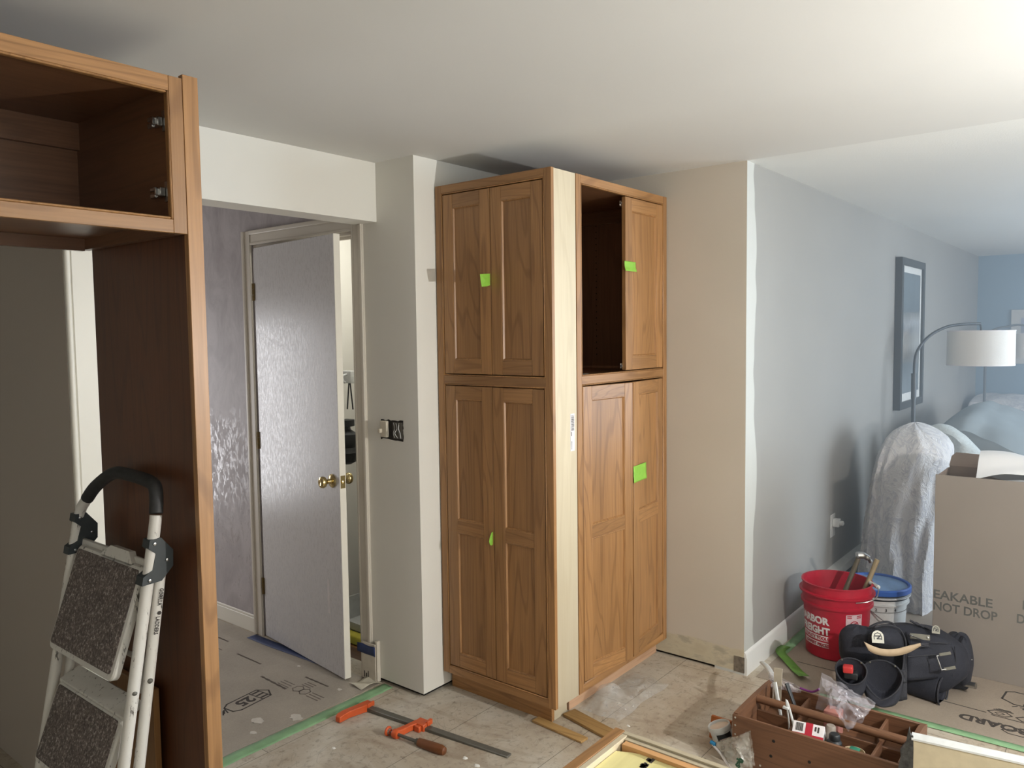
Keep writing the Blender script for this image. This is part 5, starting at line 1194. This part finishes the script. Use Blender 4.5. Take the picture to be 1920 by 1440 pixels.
sub(part('side_pouch', blob(bc(1610, 1212, .03), (.085, .07, .095), seed=3), nylon, tb))
# front sheets
def patch(nm, quad, mat_, bulge=.02, th=.006, par=tb, nu=12, nv=10, off=0, seed=0):
    a, b, c, d = [at(p[0], p[1], d=3.50+p[2]) for p in quad]; bm = NB(); nrm = (b-a).cross(d-a).normalized(); nrm = nrm if nrm.dot(EYE-a) > 0 else -nrm
    sheet(bm, lambda u, v: (a*(1-u)+b*u)*(1-v)+(d*(1-u)+c*u)*v+nrm*(bulge*math.sin(math.pi*u)*(.35+.65*math.sin(math.pi*min(1, v)))+.006*nz((u*3, v*3, seed), 1, seed)), nu, nv)
    o = part(nm, bm, mat_, par); mod(o, 'SOLIDIFY', thickness=th, offset=-1); return o
fl_ = NB()
cpts = [(1624, 1204), (1626, 1186), (1640, 1176), (1664, 1174), (1684, 1180), (1694, 1194), (1699, 1214), (1690, 1222), (1660, 1222), (1636, 1216)]
ctr = at(1660, 1202, d=3.50-.085)
ring0 = [at(x, y, d=3.50-.05) for x, y in cpts]; ring1 = [p.lerp(ctr, .22)+(EYE-p).normalized()*.022 for p in ring0]; ring2 = [p.lerp(ctr, .7)+(EYE-p).normalized()*.034 for p in ring0]
loft(fl_, [[p-(EYE-p).normalized()*.03 for p in ring0], ring0, ring1, ring2]); flap = sub(part('flap', fl_, nylon, tb))
bm = NB(); tube(bm, smoothpath([at(1640, 1176, d=3.44), at(1664, 1172, d=3.44), at(1686, 1179, d=3.44), at(1697, 1198, d=3.44), at(1699, 1216, d=3.44)], 4), .0035, 6); part('piping', bm, nylon_trim, flap)
patch('front_panel', [(1700, 1214, -.03), (1786, 1210, .03), (1790, 1268, .01), (1702, 1276, -.05)], nylon, .03, seed=2)
patch('top_panel', [(1700, 1184, .02), (1782, 1188, .10), (1784, 1214, .03), (1706, 1218, -.02)], nylon, .02, seed=4)
for pts in ([(1702, 1232), (1745, 1228), (1786, 1226)], [(1790, 1212), (1792, 1240), (1786, 1268)], [(1704, 1190), (1740, 1203), (1782, 1206)]):
    part('seam', tube(NB(), smoothpath([at(x, y, d=3.50-.045) for x, y in pts], 5), .0022, 6), nylon_trim, tb)
patch('cross_strap', [(1716, 1206, -.055), (1742, 1206, -.05), (1744, 1214, -.05), (1716, 1214, -.055)], nylon_trim, .003, .004, seed=7)
patch('strap', [(1694, 1226, -.075), (1700, 1224, -.075), (1702, 1312, -.085), (1682, 1316, -.085)], nylon_trim, .004, seed=5)
patch('buckle_tab', [(1682, 1258, -.10), (1698, 1256, -.10), (1700, 1280, -.10), (1684, 1282, -.10)], nylon_trim, .002)
def pouch(px, py, w, h, vee, off, label=None, lean=.55):
    """open topped pouch: oval mouth with a piped rim tipped toward the viewer"""
    c = at(px, py, d=3.50+off); mm = w
    toE = (EYE-c); toE.z = 0; toE.normalize()
    axm = (Vector((0, 0, 1))*(1-lean)+toE*lean).normalized(); u = RTF; v = axm.cross(u).normalized(); v = v if v.z > 0 else -v
    bm = NB(); rings = []
    for s, k in ((0, 1.0), (.3, 1.02), (.65, .93), (.9, .74), (1.0, .5)):
        cc = c+Vector((0, 0, -h*s))-toE*(-.018*s)
        rings.append([cc+(u*math.cos(2*math.pi*q/28)*mm*k+(v*(1-s)+(-toE)*s*.9).normalized()*(max(math.sin(2*math.pi*q/28), -1)*(.82 if math.sin(2*math.pi*q/28) > 0 else 1+vee*(1-abs(math.cos(2*math.pi*q/28)))))*mm*.95*(1-.35*s)*k) for q in range(28)])
    inner = [[p+(c-p)*.09 for p in rings[0]], [c+(p-c)*.84-axm*.07 for p in rings[0]]]
    R2 = [list(reversed(rings))][0]
    loft(bm, R2+inner)
    for vtx in bm.verts: vtx.co.z = max(vtx.co.z, bz+.002)
    pch = sub(part('pouch', bm, nylon, tb, label))
    part('piping', tube(NB(), rings[0]+[rings[0][0], rings[0][1]], .0042, 6, cap=False), nylon_trim, pch)
    for q in (4, 10): part('rivet', lathe(NB(), [(.004, 0), (.004, .002), (.001, .003)], n=8, mtx=frame(rings[0][q]+toE*.004, u, Vector((0, 0, 1)), toE)), pewter, pch)
    return pch, c, axm, u, v
pA = pouch(1596, 1256, .062, .11, .05, -.10, lean=.62)
pB = pouch(1654, 1266, .078, .12, .38, -.13, lean=.64)
# lower right pouch lying on its side, its mouth turned right
c = at(1768, 1296, d=3.50-.02); dx = (RTF*.92-FWF*.38).normalized()
bm = NB(); rings = []
for s, k in ((-.27, .62), (-.22, .9), (-.08, 1.0), (0, 1.0)):
    rings.append([c+dx*s+Vector((0, 0, math.sin(2*math.pi*q/28)*.066*k))+dx.cross(Vector((0, 0, 1)))*math.cos(2*math.pi*q/28)*.06*k for q in range(28)])
rings += [[p+(c-p)*.10 for p in rings[-1]], [c+(p-c)*.82-dx*.10 for p in rings[-1]]]
loft(bm, rings)
for vtx in bm.verts: vtx.co.z = max(vtx.co.z, bz+.002)
pC = sub(part('pouch', bm, nylon, tb)); part('piping', tube(NB(), rings[3]+rings[3][:2], .004, 6, cap=False), nylon_trim, pC)
# red tool in the left pouch, label plates, wire hook, badges
a = at(1590, 1254, d=3.395)
part('red_tool_end', BX(-.020, .020, -.014, .014, -.02, .02, .005, mtx=frame(a, RTF, Vector((0, 0, 1)), -FWF) @ Matrix.Rotation(.08, 4, 'Z')), plain('red_tool', srgb(196, 56, 56), .5), pA[0])
part('red_tool_body', BX(-.028, .028, -.025, .005, -.05, .012, .006, mtx=frame(a+RTF*.012-Vector((0, 0, .018)), RTF, Vector((0, 0, 1)), -FWF)), black_plastic, pA[0])
def plate(nm, px, py, off, w, h, rot, m, par=tb, th=.003):
    c = at(px, py, d=3.50+off); n_ = (EYE-c).normalized(); u = RT*math.cos(rot)+UP*math.sin(rot); v = n_.cross(u).normalized(); u = v.cross(n_)
    return part(nm, BX(-w/2, w/2, -h/2, h/2, 0, th, .001, mtx=frame(c, u, v, n_)), m, par), c, u, v, n_
lab = plate('label_plate', 1725, 1194, -.035, .078, .024, -.10, pewter)
for sx_ in (-.032, .030): part('rivet', lathe(NB(), [(.005, 0), (.005, .003), (.001, .004)], n=10, mtx=frame(lab[1]+lab[2]*sx_+lab[4]*.003, lab[2], lab[3], lab[4])), steel, lab[0])
hk = [at(1776, 1226, d=3.40), at(1756, 1230, d=3.40), at(1761, 1244, d=3.395), at(1765, 1256, d=3.39), at(1784, 1253, d=3.39)]
hook = part('wire_hook', tube(NB(), hk, .0032, 8), steel, tb)
for (px, py) in ((1772, 1226), (1781, 1253)):
    pl = plate('clip_plate', px, py, -.115, .046, .013, .16, pewter, hook)
def badge(px, py, off, s, rot):
    c = at(px, py, d=3.50+off); n_ = (EYE-c).normalized(); u = RT*math.cos(rot)+UP*math.sin(rot); v = n_.cross(u).normalized()
    MX = frame(c, u, v, n_); bm = NB()
    pts = [(-1, -.9, 0), (-1, .1, 0)]+[(-math.cos(a), .1+math.sin(a), 0) for a in [k*math.pi/8 for k in range(1, 8)]]+[(1, .1, 0), (1, -.9, 0)]
    prism(bm, [Vector(p)*s for p in pts], (0, 0, .003)); bmesh.ops.transform(bm, matrix=MX, verts=bm.verts[:]); b_ = part('badge', bm, pewter, tb)
    bm = NB(); k = s
    stroke(bm, [(-.62*k, -.30*k, 0), (-.62*k, .1*k, 0)]+[(-.62*k*math.cos(a), .1*k+.62*k*math.sin(a), 0) for a in (math.pi/4, math.pi/2, 3*math.pi/4)]+[(.62*k, .1*k, 0), (.62*k, -.30*k, 0)], .14*k, .0031)
    stroke(bm, [(-.4*k, .2*k, 0), (.35*k, .22*k, 0), (-.1*k, -.22*k, 0), (.45*k, -.22*k, 0)], .2*k, .0031)
    bmesh.ops.transform(bm, matrix=MX, verts=bm.verts[:]); part('emblem', bm, black_plastic, b_)
badge(1646, 1195, -.125, .026, -.06); badge(1755, 1181, .0, .018, -.15); badge(1808, 1233, .02, .024, .45)
bm = NB()
P0 = [(1629, 1220), (1640, 1226), (1658, 1230), (1680, 1230), (1704, 1224), (1727, 1211)]
lo_ = smoothpath([at(x, y, d=3.35) for x, y in P0], 4); up_ = smoothpath([at(x, y, d=3.35) for x, y in [(1620, 1203), (1636, 1211), (1656, 1217), (1680, 1217), (1704, 1211), (1726, 1206)]], 4)
rows = [[bm.verts.new(p) for p in (l, l.lerp(u_, .5)+(EYE-l).normalized()*.001, u_)] for l, u_ in zip(lo_, up_)]
for r0, r1 in zip(rows, rows[1:]):
    for i in range(2): bm.faces.new((r0[i], r0[i+1], r1[i+1], r1[i]))
o = part('leather_strap', bm, leather, tb, 'tan leather strap'); mod(o, 'SOLIDIFY', thickness=.004)
bm = tube(NB(), smoothpath([at(1622, 1182, d=3.52), at(1640, 1171, d=3.52), at(1660, 1166, d=3.52), at(1672, 1168, d=3.52), at(1678, 1174, d=3.50)], 5), [.008]*21, 8, flat=.5); part('carry_strap', bm, nylon_trim, tb)
part('tool_tip', tube(NB(), [at(1806, 1281, d=3.56), at(1830, 1286, d=3.52)], [.013, .014], 14), steel, tb)
bm = NB(); 
for k in range(4): tube(bm, [at(1706+10*k, 1163+4*k, d=3.58), at(1722+10*k, 1172+4*k, d=3.56)], .005, 6)
part('buckle', bm, nylon_trim, tb)
sub(part('side_pouch', blob(bc(1806, 1240, .06), (.035, .07, .11), seed=6), nylon, tb))
# small scraps on the floor in front of the belt
R_ = random.Random(21)
for k, (px, py, L, lb_) in enumerate(((1578, 1284, .07, 'pale wood sliver on the floor just left of the tool belt'), (1603, 1290, .10, 'pale paper strip on the floor in front of the left pouch'))):
    a = at(px, py, z=bz+.001); u = Vector((.2, -1, 0)).normalized() if k else Vector((1, -.4, 0)).normalized(); v = Vector((-u.y, u.x, 0))
    solo('scrap', BX(-L/2, L/2, -.012, .012, 0.0004, .004, .001, mtx=frame(a, u, v, (0, 0, 1))), plain('pale_scrap', srgb(206, 204, 180), .7), lb_, 'scrap')
for k, (px, py, s_, lb_) in enumerate(((930, 1413-0, .009, 'white crumb on the floor beside the end of the clamp bar'), (872, 1421, .012, 'white paint flake on the floor below the clamp bar'), (1178, 1361, .010, 'small white fleck on the floor behind the foreground cabinet'), (625, 1403, .010, 'white fleck on the floor left of the clamp handle'), (894, 1435, .014, 'white flake on the floor at the bottom edge of the view'))):
    a = at(px, py, z=.001); bm = NB(); loft(bm, [[(a.x+math.cos(q/4*math.pi)*s_*R_.uniform(.5, 1)*f, a.y+math.sin(q/4*math.pi)*s_*R_.uniform(.6, 1.2)*f, h) for q in range(8)] for h, f in ((.0004, 1), (.004, .6))])
    solo('debris', bm, plain('fleck', srgb(226, 224, 216), .7), lb_, 'debris')

# ---------------------------------------------------------------- bluish scattering haze in the far room
hz = M('bluish_haze'); hz.n.remove(hz.b); vsn = hz.add('ShaderNodeVolumeScatter'); vsn.inputs['Color'].default_value = (.74, .88, 1, 1); vsn.inputs['Density'].default_value = .17; vsn.inputs['Anisotropy'].default_value = 0.0
hz.ln(vsn, 0, hz.n['Material Output'], 'Volume')
o = solo('bluish_haze', BX(3.75, E_-.01, S+.02, YG-.008, .02, CE-.01), hz.m, 'faint bluish dust haze filling the far end of the living room', 'haze', smooth=False); o['kind'] = 'stuff'
